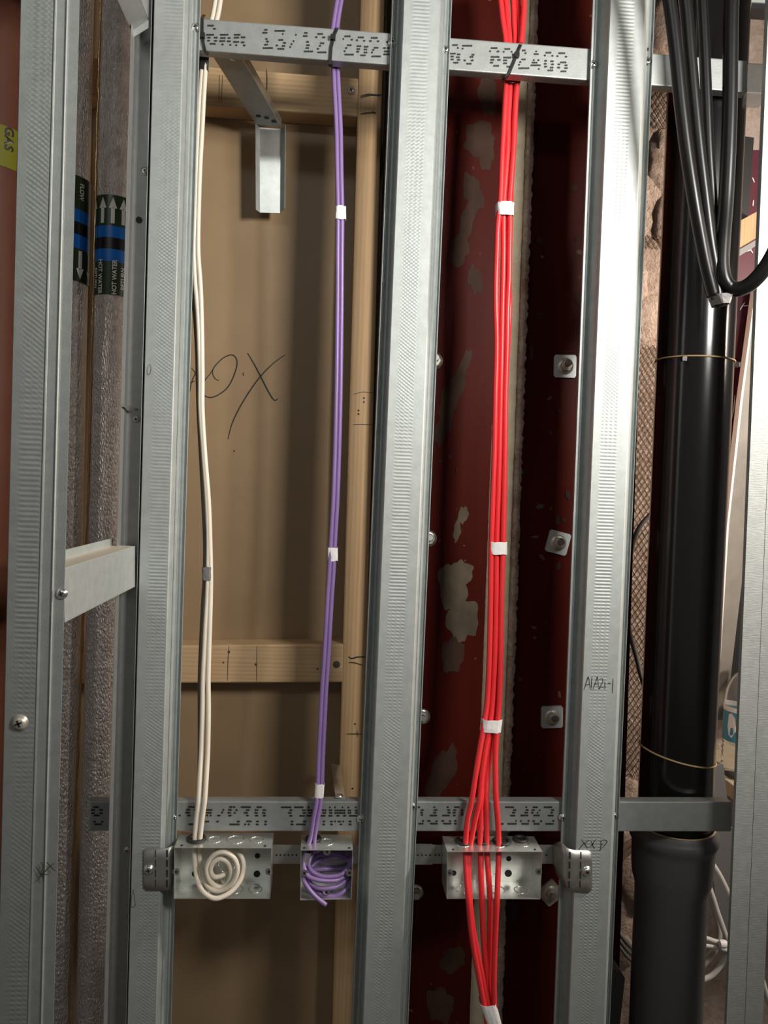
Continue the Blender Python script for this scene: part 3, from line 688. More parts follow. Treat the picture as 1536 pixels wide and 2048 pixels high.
boxL, cL, dL = socket_box('double galvanised box holding the coiled cream cables', (348, 1695), (543, 1696), (540, 1798), (347, 1798), BY, .047,
    [(.39, .0095), (.61, .012), (.83, .0095)], [], [(.83, .53, .004), (.83, .16, .005), (.16, .16, .0045), (.5, .35, .012)])
for s in ((352, 1743, 1), (538, 1743, -1)):
    m2 = MB(); o = P(s[0], s[1], BY + .004); m2.lathe([(.005, 0), (.005, .001)], o, (0, -1, 0), 18); m2.lathe([(.002, .001), (.0019, .0013)], o, (0, -1, 0), 12, 1); m2.build('fixing_lug', [M['zinc'], M['dark']], boxL)
boxM, cM, dM = socket_box('single galvanised box holding the coiled purple cables', (601, 1700), (706, 1700), (703, 1799), (600, 1801), BY, .047,
    [(.5, .010)], [], [(.3, .5, .013)])
for s in ((609, 1746), (699, 1745), (654, 1703), (653, 1784)):
    m2 = MB(); o = P(s[0], s[1], BY + .003); m2.lathe([(.0052, 0), (.0052, .001)], o, (0, -1, 0), 18); m2.lathe([(.0022, .001), (.0021, .0014)], o, (0, -1, 0), 12, 1); m2.build('fixing_lug', [M['zinc'], M['dark']], boxM)
boxR, cR, dR = socket_box('double galvanised box with the red cables passing through it and one empty grommet', (894, 1703), (1085, 1703), (1081, 1799), (893, 1798), BY, .047,
    [(.20, .010), (.57, .0115), (.83, .0095)], [], [(.13, .20, .004), (.73, .20, .0055), (.56, .33, .0115), (.73, .52, .004)])
for s in ((899, 1745), (1077, 1743)):
    m2 = MB(); o = P(s[0], s[1], BY + .004); m2.lathe([(.005, 0), (.005, .001)], o, (0, -1, 0), 18); m2.lathe([(.002, .001), (.0019, .0013)], o, (0, -1, 0), 12, 1); m2.build('fixing_lug', [M['zinc'], M['dark']], boxR)
def grommet(px, py, rpx, box_t, cc, label):
    zt = (cc[0].z + cc[1].z) / 2 + .0006
    dd = ray(px, py); o = CAM + dd * ((zt - CAM.z) / dd.z); r = rpx * (o.y + 1.08) / F
    prof = [(r * .55, -.003), (r * .55, .0018), (r * .68, .0030), (r * .9, .0028), (r, .0012), (r * .98, .0)]
    mb = MB().lathe(prof, o, (0, 0, 1), 32, 0, False, False)
    mb.lathe([(r * .56, .0003), (.0001, .0003)], o, (0, 0, 1), 24, 1, False, False)
    mb.build('grommet', [M['rubber'], M['dark']], box_t, label=label)
    return o, r
gL = grommet(393, 1678, 20, boxL, cL, 'black rubber grommet')
gM = grommet(627, 1678, 17, boxM, cM, 'black rubber grommet')
gR = [grommet(929, 1683, 20, boxR, cR, 'black rubber grommet'), grommet(966, 1683, 16, boxR, cR, 'black rubber grommet'), grommet(1004, 1683, 20, boxR, cR, 'black rubber grommet'), grommet(1041, 1679, 16, boxR, cR, 'empty black rubber grommet')]

# sliding mounting bar behind the boxes
t = thing('mounting_bar', 'sliding galvanised mounting bar with curled end plates carrying the three socket boxes', 'bracket', P(735, 1728, .04))
KY = .0385
MB().slab([P(342, 1690, KY), P(870, 1690, KY), P(870, 1727.5, KY), P(342, 1727.5, KY)], .0010).build('bar', M['bar'], t)
MB().slab([P(820, 1688, KY - .0014), P(865, 1688.5, KY - .0014), P(865, 1729.5, KY - .0014), P(820, 1729, KY - .0014)], .0012).build('sleeve', M['bar'], t)
MB().slab([P(860, 1690, KY + .001), P(1110, 1690, KY + .001), P(1110, 1727.5, KY + .001), P(860, 1727.5, KY + .001)], .0010).build('bar', M['bar'], t)
mb = MB()
for x in list(range(553, 600, 8)) + list(range(836, 862, 8)) + [871, 878, 885, 1093]:
    mb.lathe([(.0014, 0), (.0014, .0004)], P(x, 1710, KY - (.0015 if 820 < x < 865 else .0001)), (0, -1, 0), 10)
mb.build('perforation', M['dark'], t)
def plate_grid(cols, name):
    mb = MB(); n = 5; vs = []
    for (x, Y, y0, y1) in cols:
        for k in range(n): vs.append(P(x, y0 + (y1 - y0) * k / (n - 1), Y))
    fs = [(i * n + k, (i + 1) * n + k, (i + 1) * n + k + 1, i * n + k + 1) for i in range(len(cols) - 1) for k in range(n - 1)]
    mb.add(vs, fs, 0, None, True); return mb.build(name, M['bar'], t, solid=.0009)
plR = plate_grid([(1106, .038, 1690, 1728), (1109, .034, 1688, 1733), (1113, .024, 1685, 1748), (1119, .013, 1683, 1758), (1126, .005, 1687, 1770), (1133, -.0005, 1695, 1778), (1140, -.002, 1698, 1782), (1150, -.002, 1700, 1784), (1176, -.002, 1701, 1786), (1182, -.002, 1704, 1782), (1184.5, -.002, 1709, 1774)], 'end_plate')
plL = plate_grid([(287, -.002, 1702, 1774), (289, -.002, 1699, 1778), (293, -.002, 1696, 1781), (335, -.002, 1696, 1781), (342, -.001, 1693, 1778), (347, .004, 1691, 1765), (350, .015, 1690, 1740), (352, .030, 1690, 1728)], 'end_plate')
mb = MB()
for x, Y in ((311, -.003), (334, -.003)):
    for k in range(4): mb.slab([P(x - (.8 if x < 320 else 1.6), 1700 + 20 * k, Y), P(x + (.8 if x < 320 else 1.6), 1700 + 20 * k, Y), P(x + (.8 if x < 320 else 1.6), 1714 + 20 * k, Y), P(x - (.8 if x < 320 else 1.6), 1714 + 20 * k, Y)], .0003)
mb.build('slot', M['dark'], plL)
mb = MB()
for x, ww in ((1140, 1.7), (1162, 1.1)):
    for k in range(4): mb.slab([P(x - ww - .6 * k, 1704 + 19.5 * k, -.003), P(x + ww - .6 * k, 1704 + 19.5 * k, -.003), P(x + ww - .6 * k, 1718 + 19.5 * k, -.003), P(x - ww - .6 * k, 1718 + 19.5 * k, -.003)], .0003)
mb.build('slot', M['dark'], plR)
screw(298, 1739, -.003, plL, .0060, ang=.2, h=.004); screw(1173, 1742, -.003, plR, .0062, ang=.6, h=.0045)

# ================================================================== CABLES
def cable(name, label, pts, r, mat, group=None, n=6, seg=12, cat='cable'):
    """pts: (px, py, Y)"""
    c = spline([P(*p) for p in pts], n)
    return MB().tube(c, r, seg).build(name, mat, label=label, cat=cat, group=group)
def yprof(y, tab):
    for (a, ya), (b, yb) in zip(tab, tab[1:]):
        if y <= b: return ya + (yb - ya) * max(0, (y - a)) / (b - a)
    return tab[-1][1]

# cream pair
g = 'cream cables hanging beside the left stud'
wt = [(-60, .06), (110, .058), (400, .050), (1100, .045), (1500, .030), (1600, .012), (1690, .010)]
wA = [(438, -60), (431, 0), (424, 38), (412, 80), (406, 110), (403, 150), (399, 200), (396, 260), (393.5, 330), (391, 420), (388, 500), (390, 560), (393.5, 600), (396.5, 640), (399, 700), (400.5, 760), (401, 820), (407, 905), (414, 1000), (417, 1080), (416, 1150), (414.5, 1200), (411.5, 1250), (409, 1300), (406, 1360), (405, 1420), (402.5, 1500), (400, 1550), (397, 1600), (392.6, 1640), (389.5, 1678)]
wB = [(449, -60), (441, 0), (434, 38), (420, 80), (413, 110), (410, 150), (407, 200), (404, 260), (400, 330), (397, 420), (396, 500), (400, 560), (402, 600), (403, 640), (404, 700), (404.5, 760), (404.5, 820), (409.5, 905), (417, 1000), (420, 1080), (421.5, 1150), (421, 1200), (419.6, 1250), (418, 1300), (416.5, 1360), (417, 1420), (415.6, 1500), (413, 1550), (409.6, 1600), (404, 1640), (400, 1678)]
coilA = [(388, 1700, .010), (389.5, 1725, .012), (392, 1745, .010), (397, 1767, .002), (408, 1786, -.012), (430, 1797, -.017), (452, 1790, -.014), (470, 1775, -.008), (484, 1752, -.002), (487, 1727, .004), (479, 1708, .010), (462, 1699, .016), (440, 1704, .022), (428, 1722, .026), (432, 1750, .026), (446, 1770, .024), (464, 1770, .022)]
coilB = [(398, 1700, .014), (399.5, 1718, .016), (405, 1745, .012), (414, 1770, .004), (432, 1782, -.002), (452, 1777, -.004), (468, 1761, -.006), (475, 1738, -.007), (468, 1716, -.007), (448, 1704.5, -.006), (428, 1710, -.005), (414, 1729, -.004), (415, 1751, -.002), (426, 1768, .002), (443, 1774, .004), (457, 1764, .002), (462, 1745, -.001), (456, 1726, -.003), (441, 1718, -.004), (427, 1725, -.004), (421, 1740, -.003), (428, 1753, 0), (442, 1752, .003), (455, 1744, .008)]
cable('cable', 'left cream cable of the pair, ending in the outer loop of the coil', [(x, y, yprof(y, wt)) for x, y in wA] + coilA, .0035, M['white_cable'], g)
cable('cable', 'right cream cable of the pair, wound into the inner spiral of the coil', [(x, y, yprof(y, wt) - .0005) for x, y in wB] + coilB, .0035, M['white_cable'], g)
cable('cable', 'dull grey-brown cable running close along the left side of the cream pair', [(384, 430, .060), (385, 520, .058), (387.5, 600, .058), (391, 640, .058), (394.5, 700, .058), (396, 760, .058), (397.5, 820, .058), (402, 905, .058), (407, 1000, .055), (410.5, 1080, .052), (410, 1150, .050), (407, 1200, .050), (404.5, 1250, .050), (402, 1300, .050), (400, 1360, .050), (400, 1420, .050), (400, 1500, .050), (399, 1600, .052), (398, 1680, .054)], .0034, M['grey_cable'])

# purple pair
g = 'purple cables hanging in front of the brown board'
pt = [(-60, .055), (130, .052), (420, .050), (1100, .045), (1500, .030), (1595, .014), (1690, .010)]
pc = [(690, -60), (678.5, 0), (670, 55), (668, 95), (670.5, 130), (674, 200), (677, 260), (678.5, 350), (680, 425), (679.5, 500), (679, 600), (678, 700), (676.5, 800), (674, 900), (670.5, 1000), (666, 1080), (663, 1140), (659, 1200), (654.5, 1280), (651.5, 1330), (648, 1380), (645.5, 1430), (643, 1480), (641, 1530), (639.5, 1575), (637, 1605), (630.5, 1640), (625, 1676)]
def offs(c, dx, tab, dy=0): return [(x + dx, y, yprof(y, tab) + dy) for x, y in c]
cable('cable', 'left purple cable of the pair', offs(pc, -4.1, pt) + [(612, 1700, .008), (609, 1720, .004), (609, 1737, -.002), (616, 1752, -.007), (632, 1759, -.009), (652, 1761.5, -.008), (677, 1759, -.004), (695, 1745, .006), (698, 1722, .020), (680, 1710, .028), (650, 1708, .028), (622, 1718, .022), (611, 1740, .010), (617, 1762, -.001), (633, 1775, -.006), (655, 1777, -.007), (680, 1770, -.002), (696, 1752, .010), (697, 1730, .024)], .0033, M['purple'], g)
cable('cable', 'right purple cable of the pair, its cut end sticking out of the single box', offs(pc, 4.1, pt, .001) + [(629, 1700, .014), (621, 1715, .010), (618, 1731, .003), (628, 1746, -.003), (652, 1754, -.006), (684, 1748, -.003), (700, 1730, .008), (701, 1712, .022), (684, 1708, .031), (655, 1712, .032), (628, 1728, .026), (614, 1750, .014), (622, 1770, .003), (639, 1786, -.002), (660, 1792, -.004), (684, 1785, 0), (698, 1766, .010), (696, 1742, .026), (660, 1738, .033), (622, 1742, .020), (608, 1757, -.004), (615, 1774, -.013), (632, 1794, -.018), (652, 1810, -.020)], .0033, M['purple'], g)

# red cables
g = 'red cables running down to the right box'
rt = [(-80, .060), (160, .056), (420, .052), (1100, .046), (1400, .034), (1590, .012), (1660, .011), (1700, .008), (1750, -.006), (1800, -.018), (2120, -.020)]
YS = [-70, 0, 45, 80, 120, 165, 230, 300, 400, 450, 500, 560, 620, 690, 800, 900, 1000, 1095, 1200, 1300, 1400, 1448, 1500, 1550, 1600, 1640, 1683, 1703, 1750, 1800, 1850, 1900, 1960, 2000, 2048, 2110]
RX = {
 'a': [993, 1001, 1006, 1011, 1012, 1012, 1009, 1005, 1001, 996, 994, 992, 992, 993.5, 991, 989, 985.5, 982.5, 981, 979, 974.5, 968, 959, 951, 943.5, 935, 931.5, 931.5, 933, 937, 941, 948, 959, 966, 975, 981],
 'b': [1006, 1012, 1016, 1019, 1020, 1020, 1017, 1015, 1008, 1007, 1007, 1006, 1004.5, 1003.5, 1001, 999, 996, 993, 992, 990, 985, 980, 971, 964, 959, 950, 942, 938, 937, 940, 945, 954, 966, 974, 983, 988],
 'c': [1020, 1026, 1028, 1030, 1029, 1028, 1025, 1023, 1014, 1012, 1011, 1012, 1013, 1011, 1008, 1004, 1001, 1000, 997, 995, 990, 985, 975, 968, 962, 961, 960, 961, 962, 964, 965.5, 968.5, 974, 979, 984, 986],
 'd': [1032, 1036, 1037, 1037, 1034, 1030, 1027, 1024, 1021, 1018, 1017, 1018, 1019, 1015, 1010, 1008, 1004, 1003, 1000, 997, 994, 989, 980, 975, 972.5, 973, 974, 974, 977, 980, 979.5, 979, 978, 980, 986, 991],
 'e': [1044, 1048, 1046, 1043, 1038, 1034, 1030, 1027, 1020, 1020, 1019, 1018, 1015, 1014, 1011, 1010, 1008, 1006, 1003, 1001.5, 998.5, 995, 991, 990.6, 992, 995.5, 997.5, 997.5, 996, 994, 991.5, 989.5, 988, 988.5, 991, 994]}
RO = {'a': 0, 'b': .002, 'c': .0085, 'd': .0105, 'e': .0005}
for k, lab in (('a', 'leftmost of the red cables, bowing out to the left grommet'), ('b', 'red cable sharing the left grommet, behind the leftmost one'), ('c', 'red cable through the left side of the second grommet'), ('d', 'red cable through the right side of the second grommet'), ('e', 'rightmost of the red cables, through the third grommet')):
    cable('cable', lab, [(x, y, yprof(y, rt) + RO[k] * (0.3 if 1590 < y < 1760 else 1)) for x, y in zip(RX[k], YS)], .0042, M['red'], g)

# black foreground cables
g = 'black cables hanging in front of the black pipe'
KC = {
 'outermost left black cable of the hanging bunch': [(1318, -90), (1338, 0), (1351, 100), (1361, 200), (1373, 300), (1388, 400), (1402, 480), (1414, 540), (1427, 592)],
 'second black cable from the left in the hanging bunch': [(1352, -90), (1370, 0), (1379, 100), (1388, 200), (1398, 300), (1410, 400), (1420, 480), (1430, 540), (1436, 598)],
 'third black cable from the left in the hanging bunch': [(1400, -90), (1404, 0), (1409, 100), (1413, 200), (1417, 300), (1424, 400), (1432, 480), (1439, 540), (1441, 596)],
 'rightmost black cable of the bunch, curving away to the right at its foot': [(1470, -90), (1463, 0), (1461, 100), (1460, 200), (1457, 300), (1452, 400), (1446, 480), (1444, 530), (1449, 560), (1461, 575), (1480, 578), (1503, 566), (1530, 536), (1556, 490), (1585, 420), (1610, 330)]}
for i, (lab, pts) in enumerate(KC.items()):
    cable('cable', lab, [(x, y, (-.075, -.062, -.040, -.055)[i] + (.0 if y < 400 or x > 1460 else (y - 400) / 200 * (.012, .0, -.012, -.018)[i]) - (max(0, x - 1461) * .0004 + .015 if i == 3 and y > 300 and x > 1460 else 0)) for x, y in pts], (.0088, .0085, .0075, .0098)[i], M['black_cable'], g, seg=16)

def wrap(label, px, y0, y1, w0, w1, Yc, dep, mat, name='tape_band', skew=0, cat='tape', seed=1):
    """band of tape round a bundle: rounded rectangle in plan, slightly crumpled"""
    rr = random.Random(seed); rows = []
    for i in range(4):
        f = i / 3; y = y0 + (y1 - y0) * f; hw = (w0 + (w1 - w0) * f) / 2; cx = px + skew * f; row = []
        for k in range(20):
            a = 2 * math.pi * k / 20; ca, sa = math.cos(a), math.sin(a)
            sx = math.copysign(abs(ca) ** .55, ca); sy = math.copysign(abs(sa) ** .55, sa)
            yy = y + (rr.uniform(-1.2, 1.2) if i in (0, 3) else 0)
            p = P(cx, yy, Yc); sc = (Yc + 1.08) / F
            row.append(p + Vector((sx * hw * sc + rr.uniform(-.0003, .0003), sy * dep + rr.uniform(-.0002, .0002), 0)))
        rows.append(row)
    n = 20; fs = [(i * n + k, i * n + (k + 1) % n, (i + 1) * n + (k + 1) % n, (i + 1) * n + k) for i in range(3) for k in range(n)]
    return MB().add([p for r in rows for p in r], fs).build(name, mat, label=label, cat=cat, group='tape bands on the cables', solid=.0004, off=1)
wrap('white tape band on the purple cables at their upper part', 681.5, 413, 440, 20, 21, .050, .0046, M['tape'], seed=2)
wrap('white tape band halfway down the purple cables', 665.5, 1095, 1121, 20, 21, .046, .0046, M['tape'], seed=3)
wrap('white tape band on the purple cables just above the lower channel', 640, 1567, 1594, 18.5, 18, .0155, .0046, M['tape'], skew=-2, seed=4)
wrap('uppermost white tape band on the red cables', 1009.5, 408, 433, 35, 34, .056, .0105, M['tape'], seed=5)
wrap('white tape band halfway down the red cables', 995.5, 1083, 1108, 37, 36, .050, .0105, M['tape'], seed=6)
wrap('white tape band on the red cables above the lower channel', 983.5, 1436, 1461, 42, 42, .033, .0115, M['tape'], skew=-3, seed=7)
wrap('lowest white tape band on the red cables at the bottom edge', 974, 2001, 2044, 35, 33, -.014, .0120, M['tape'], skew=13, seed=8)
wrap('grey tape band halfway down the cream cables', 414.5, 1133, 1159, 19, 19, .0455, .0085, M['grey_tape'], seed=9)
wrap('black tape band on the cream cables under the upper channel', 407.5, 112, 142, 19, 18, .058, .0046, M['black_tape'], seed=10)
wrap('crumpled foil tape on the purple cable inside the single box', 617, 1703, 1727, 13, 12, .0045, .0050, M['foil_tape'], skew=-5, seed=11)
wrap('grey tape holding the foot of the black cable bunch', 1441, 592, 611, 40, 22, -.062, .016, M['grey_tape'], seed=12)

def ribbon(pts, wid, thick, mb):
    c = [P(*p) for p in pts]; m = len(c); vs = []
    for i, p in enumerate(c):
        tt = (c[min(i + 1, m - 1)] - c[max(i - 1, 0)]).normalized(); e = Vector((1, 0, 0)); e = (e - tt * e.dot(tt)).normalized(); nn = tt.cross(e)
        for a, b_ in ((-1, -1), (1, -1), (1, 1), (-1, 1)): vs.append(p + e * a * wid / 2 + nn * b_ * thick / 2)
    fs = [(i * 4 + k, i * 4 + (k + 1) % 4, (i + 1) * 4 + (k + 1) % 4, (i + 1) * 4 + k) for i in range(m - 1) for k in range(4)] + [(0, 1, 2, 3), tuple(4 * (m - 1) + k for k in (3, 2, 1, 0))]
    mb.add(vs, fs)
def tie(label, pts, head, tail=None, wid=.0042):
    t = thing('cable_tie', label, 'cable tie', P(*head), 'black cable ties on the upper channel')
    mb = MB(); ribbon(pts, wid, .0012, mb); mb.build('strap', M['tie'], t)
    h = P(*head); MB().box((h.x - .0036, h.y - .004, h.z - .0035), (h.x + .0036, h.y + .001, h.z + .0035)).build('head', M['tie'], t, bevel=.0006)
    if tail:
        mb = MB(); ribbon(tail, wid * .7, .001, mb); mb.build('tail', M['tie'], t)
tY = CY - .0018
tie('black cable tie at the left end of the upper channel, holding the cream cables', [(408, 30, .062), (405, 35, .044), (404, 37, tY), (404, 60, tY), (406, 85, tY), (410, 103, tY), (414, 110, .035), (412, 112, .062)], (405, 72, tY))
tie('black cable tie on the upper channel holding the purple cables', [(675, 54, .062), (674, 57, .044), (673, 59, tY), (668, 70, tY), (662, 96, tY), (660, 128, tY), (661, 133, .035), (664, 133, .062)], (666, 76, tY))
tie('black cable tie on the upper channel holding the red cables', [(1043, 84, .066), (1042, 87, .044), (1041, 90, tY), (1034, 107, tY), (1027, 125, tY), (1018, 147, tY), (1011, 156, .028), (1006, 160, .040)], (1033, 111, tY))
mb = MB(); mb.tube([P(1023 + 17 * math.cos(a), 164 + 1.5 * math.sin(a), .062 - .0125 * math.sin(a)) for a in [2 * math.pi * i / 24 for i in range(24)]], .0011, 6, closed=True)
mb.build('cable_tie', M['tie'], label='thin black tie drawn round the red cables just under the upper channel', cat='cable tie')

# ================================================================== LEFT PIPES
def axis_of(t0, b0, Y): return vline(t0, b0, Y)
def pipe(name, label, t0, b0, Y, r, mat, cat='pipe'):
    ax = vline(t0, b0, Y); t = thing(name, label, cat, ax(0))
    zs = [2.8 * i / 60 for i in range(61)]
    MB().tube([ax(z) for z in zs], r, 40, uv=True).build('insulation' if mat is M['foil'] else 'barrel', mat, t)
    return t, ax
def zat(px, py, Y): return P(px, py, Y).z
def on_cyl(ax, r, th_, z, lift=0): return ax(z) + Vector((math.sin(th_) * (r + lift), -math.cos(th_) * (r + lift), 0))
def band(t, ax, r, z0, z1, mat, name, lift, slope=0.0, label=None):
    vs = []; n = 48
    for j, z in enumerate((z0, z1)):
        for k in range(n):
            a = 2 * math.pi * k / n; vs.append(on_cyl(ax, r, a, z + slope * math.sin(a), lift))
    return MB().add(vs, [(k, (k + 1) % n, n + (k + 1) % n, n + k) for k in range(n)], 0, None, True).build(name, mat, t, label=label)
def text_faces(s, size, bold=0.0):
    cu = bpy.data.curves.new('t', 'FONT'); cu.body = s; cu.size = size; cu.align_x = 'CENTER'; cu.align_y = 'CENTER'; cu.offset = bold; cu.resolution_u = 3
    o = bpy.data.objects.new('t', cu); COL.objects.link(o)
    me = bpy.data.meshes.new_from_object(o.evaluated_get(bpy.context.evaluated_depsgraph_get()))
    vs = [v.co.copy() for v in me.vertices]; fs = [tuple(p.vertices) for p in me.polygons]
    bpy.data.objects.remove(o); bpy.data.curves.remove(cu); bpy.data.meshes.remove(me)
    return vs, fs
def cyl_text(mb, ax, r, s, size, th_, z, lift, up_dir=1, bold=0.0002):
    """text running along the pipe; up_dir=1 reads bottom to top"""
    vs, fs = text_faces(s, size, bold)
    out = []
    for v in vs:
        if up_dir == 1: du, dz = -v.y, v.x
        else: du, dz = v.y, -v.x
        out.append(on_cyl(ax, r, th_ + du / r, z + dz, lift))
    mb.add(out, fs)
def arrow(mb, ax, r, th_, ztip, zend, lift, sgn=1, w_=.0115, sw=.0052, head=.016):
    pts = [(0, ztip), (w_ / 2, ztip - sgn * head), (sw / 2, ztip - sgn * head), (sw / 2, zend), (-sw / 2, zend), (-sw / 2, ztip - sgn * head), (-w_ / 2, ztip - sgn * head)]
    mb.add([on_cyl(ax, r, th_ + u / r, z, lift) for u, z in pts], [(0, 1, 2, 5, 6), (2, 3, 4, 5)])
RP = .0255; YP = .150
tA, axA = pipe('insulated_pipe', 'silver foil insulated pipe marked HOT WATER RETURN, left of the left furring stud', 239, 185, YP, RP, M['foil'])
tB, axB = pipe('insulated_pipe', 'silver foil insulated pipe marked FLOW, half hidden behind the nearest left stud', 152, 111, YP, RP, M['foil'])
YF = YP - RP
zA = lambda y: zat(228, y, YF)
lb = [(390, 452, 'green'), (452, 475, 'blue'), (475, 498, 'black_label'), (498, 523, 'blue'), (523, 589, 'green')]
bands = [band(tA, axA, RP, zA(y1), zA(y0), M[mt], 'label_band', .0012) for y0, y1, mt in lb]
mb = MB()
for th_ in (-1.7, -1.0, -.35, .22, .80, 1.5): arrow(mb, axA, RP, th_, zA(395), zA(447), .0018)
mb.build('arrow', M['label_white'], bands[0], label='white upward arrows')
mb = MB()
cyl_text(mb, axA, RP, 'HOT WATER', .0088, .40, zA(554), .0018); cyl_text(mb, axA, RP, 'RETURN', .0088, .88, zA(555), .0018)
cyl_text(mb, axA, RP, 'HOT WATER', .0088, -.42, zA(554), .0018, -1); cyl_text(mb, axA, RP, 'RETURN', .0080, -.78, zA(556), .0018, -1)
mb.build('lettering', M['label_white'], bands[-1], label='white HOT WATER RETURN lettering')
zB = lambda y: zat(158, y, YF)
sl = -.0045
for y0, y1, mt in [(346, 413, 'green'), (413, 438, 'blue'), (438, 463, 'black_label'), (463, 491, 'blue'), (491, 557, 'green')]:
    lastb = band(tB, axB, RP, zB(y1), zB(y0), M[mt], 'label_band', .0012, sl)
mb = MB()
for th_ in (.1, .83, 1.5): arrow(mb, axB, RP, th_, zB(552) + sl * math.sin(th_), zB(495) + sl * math.sin(th_), .0018, -1)
mb.build('arrow', M['label_white'], lastb, label='white downward arrows')
mb = MB(); cyl_text(mb, axB, RP, 'FLOW', .0088, .84, zB(381), .0018, -1); mb.build('lettering', M['label_white'], tB, label='white FLOW lettering')
# crinkled seam down the left side of the return pipe, loosened to a twine-like strip lower down
rr = random.Random(3); pts = []
for i in range(150):
    z = 2.5 * i / 149 + .1; k = 1.0 if z > 1.45 else min(1.35, 1.0 + (1.45 - z) * .55)
    pts.append(on_cyl(axA, RP * k, -1.05 + rr.uniform(-.05, .05), z, .0015 + rr.uniform(0, .0012)))
MB().tube(pts, [rr.uniform(.0012, .0024) for _ in pts], 6).build('seam', M['foil_seam'], tA, label='crinkled seam strip with a copper glint in its colour')
# gas pipe
tG, axG = pipe('gas_pipe', 'red-brown gas pipe with a yellow GAS label at the far left edge', -12, -70, .01, .043, M['gas_pipe'])
YG = .01 - .043
zG = lambda y: zat(10, y, YG)
gb = band(tG, axG, .043, zG(326), zG(243), M['yellow'], 'label_band', .0008, 0, 'yellow label')
mb = MB(); cyl_text(mb, axG, .043, 'GAS', .0165, .93, zG(267), .0014, -1, .0004); mb.build('lettering', M['black_label'], gb, label='black GAS lettering')

# ================================================================== BLACK SOIL PIPE
YK = .108; RK = .0578
axK = vline(1421, 1330, YK)
t = thing('soil_pipe', 'large black plastic soil pipe standing right of the handwritten stud', 'pipe', axK(zat(1345, 1700, YK)))
z1 = zat(1345, 1720, YK); ztop = 2.8
dirK = (axK(2) - axK(1)).normalized()
MB().tube([axK(z1 + (ztop - z1) * i / 40) for i in range(41)], RK, 64).build('barrel', M['blackpipe'], t)
def tiltring(z, r, rad, mat, name, sx, parent, label=None):
    pts = [axK(z) + Vector((math.cos(a) * r, math.sin(a) * r, sx * math.cos(a))) for a in [2 * math.pi * i / 64 for i in range(64)]]
    MB().tube(pts, rad, 8, closed=True).build(name, mat, parent, label=label)
tiltring(zat(1390, 711, YK - RK), RK + .0012, .0013, M['band'], 'tie_band', -.001, t, 'thin tan band')
tiltring(zat(1350, 1532, YK - RK), RK + .0012, .0014, M['band'], 'tie_band', -.010, t, 'thin tan band')
h = P(1368, 716, YK - RK - .004); MB().box((h.x - .004, h.y - .003, h.z - .005), (h.x + .004, h.y + .003, h.z + .003)).build('tie_head', M['tie'], t, bevel=.0006)
h = P(1471, 729, YK - .01); MB().box((h.x - .004, h.y - .003, h.z - .004), (h.x + .006, h.y + .003, h.z + .004)).build('tie_head', M['tie'], t, bevel=.0006)
# grey socket pipe below
zr = zat(1345, 1683, YK - .066)
g_ = thing('soil_pipe', 'grey plastic soil pipe whose socket receives the black pipe below the lower channel', 'pipe', axK(0))
q = lambda y: zr - zat(1345, y, YK - .066)
ax0 = axK(0)
H = lambda dz: (axK(zr - dz) - ax0).length
prof = [(RK * .995, H(.30)), (RK * .99, H(2.0 * 0 + .30))]
prof = [(.0570, 0), (.0570, H(.108)), (.0625, H(.088)), (.0638, H(.070)), (.0645, H(.040)), (.0655, H(.031)), (.0690, H(.025)), (.0705, H(.018)), (.0690, H(.011)), (.0655, H(.007)), (.0652, H(.001)), (.0640, H(0)), (.0600, H(.0005)), (.0585, H(.003))]
MB().lathe(prof, ax0, dirK, 64, 0, True, False).build('socket', M['greypipe'], g_)
tiltring(zr, .0622, .0013, M['band'], 'lit_rim', 0, g_, 'tan lit edge coloured onto the socket rim')  # tan ring colours in the lit edge of the socket

# ================================================================== MASONRY MESH AND THE RIGHT BACKGROUND
# expanded metal lath nailed over the pier
t = thing('metal_lath', 'rusty diamond metal lath fixed over the pink rendered masonry beside the black pipe', 'mesh', P(1270, 2000, .292))
def lath(y0, y1, xl, xr, name='lath_sheet'):
    mb = MB(); Yl = .290; dx, dz = .0105, .0155
    rr = random.Random(name)
    p0 = P(1300, y0, Yl); p1 = P(1300, y1, Yl)
    zt, zb = p0.z, p1.z
    L1, R1 = vline(*xl, Yl), vline(*xr, Yl)
    nz = int((zt - zb) / (dz / 2)); xr_ = .17
    for i in range(nz):
        z = zt - i * dz / 2; xa, xb = L1(z).x, R1(z).x
        k0 = int(xa / dx) - 1
        for k in range(k0, int(xb / dx) + 2):
            xx = (k + (.5 if i % 2 else 0)) * dx
            if xx < xa or xx > xb: continue
            for s in (-1, 1):
                a = Vector((xx, Yl + rr.uniform(-.001, .001), z)); b_ = Vector((xx + s * dx / 2, Yl + rr.uniform(-.001, .001), z - dz / 2))
                e = Vector((.0006, 0, 0)); f_ = Vector((0, .0008, 0))
                mb.add([a - e, a + e, b_ + e, b_ - e, a - e + f_, a + e + f_, b_ + e + f_, b_ - e + f_], [(0, 1, 2, 3), (4, 7, 6, 5), (0, 4, 5, 1), (3, 2, 6, 7), (0, 3, 7, 4), (1, 5, 6, 2)])
    return mb.build(name, M['mesh'], t)
lath(185, 262, (1290, 1222), (1370, 1300)); lath(690, 1560, (1300, 1226), (1420, 1345)); lath(470, 505, (1310, 1240), (1370, 1300))
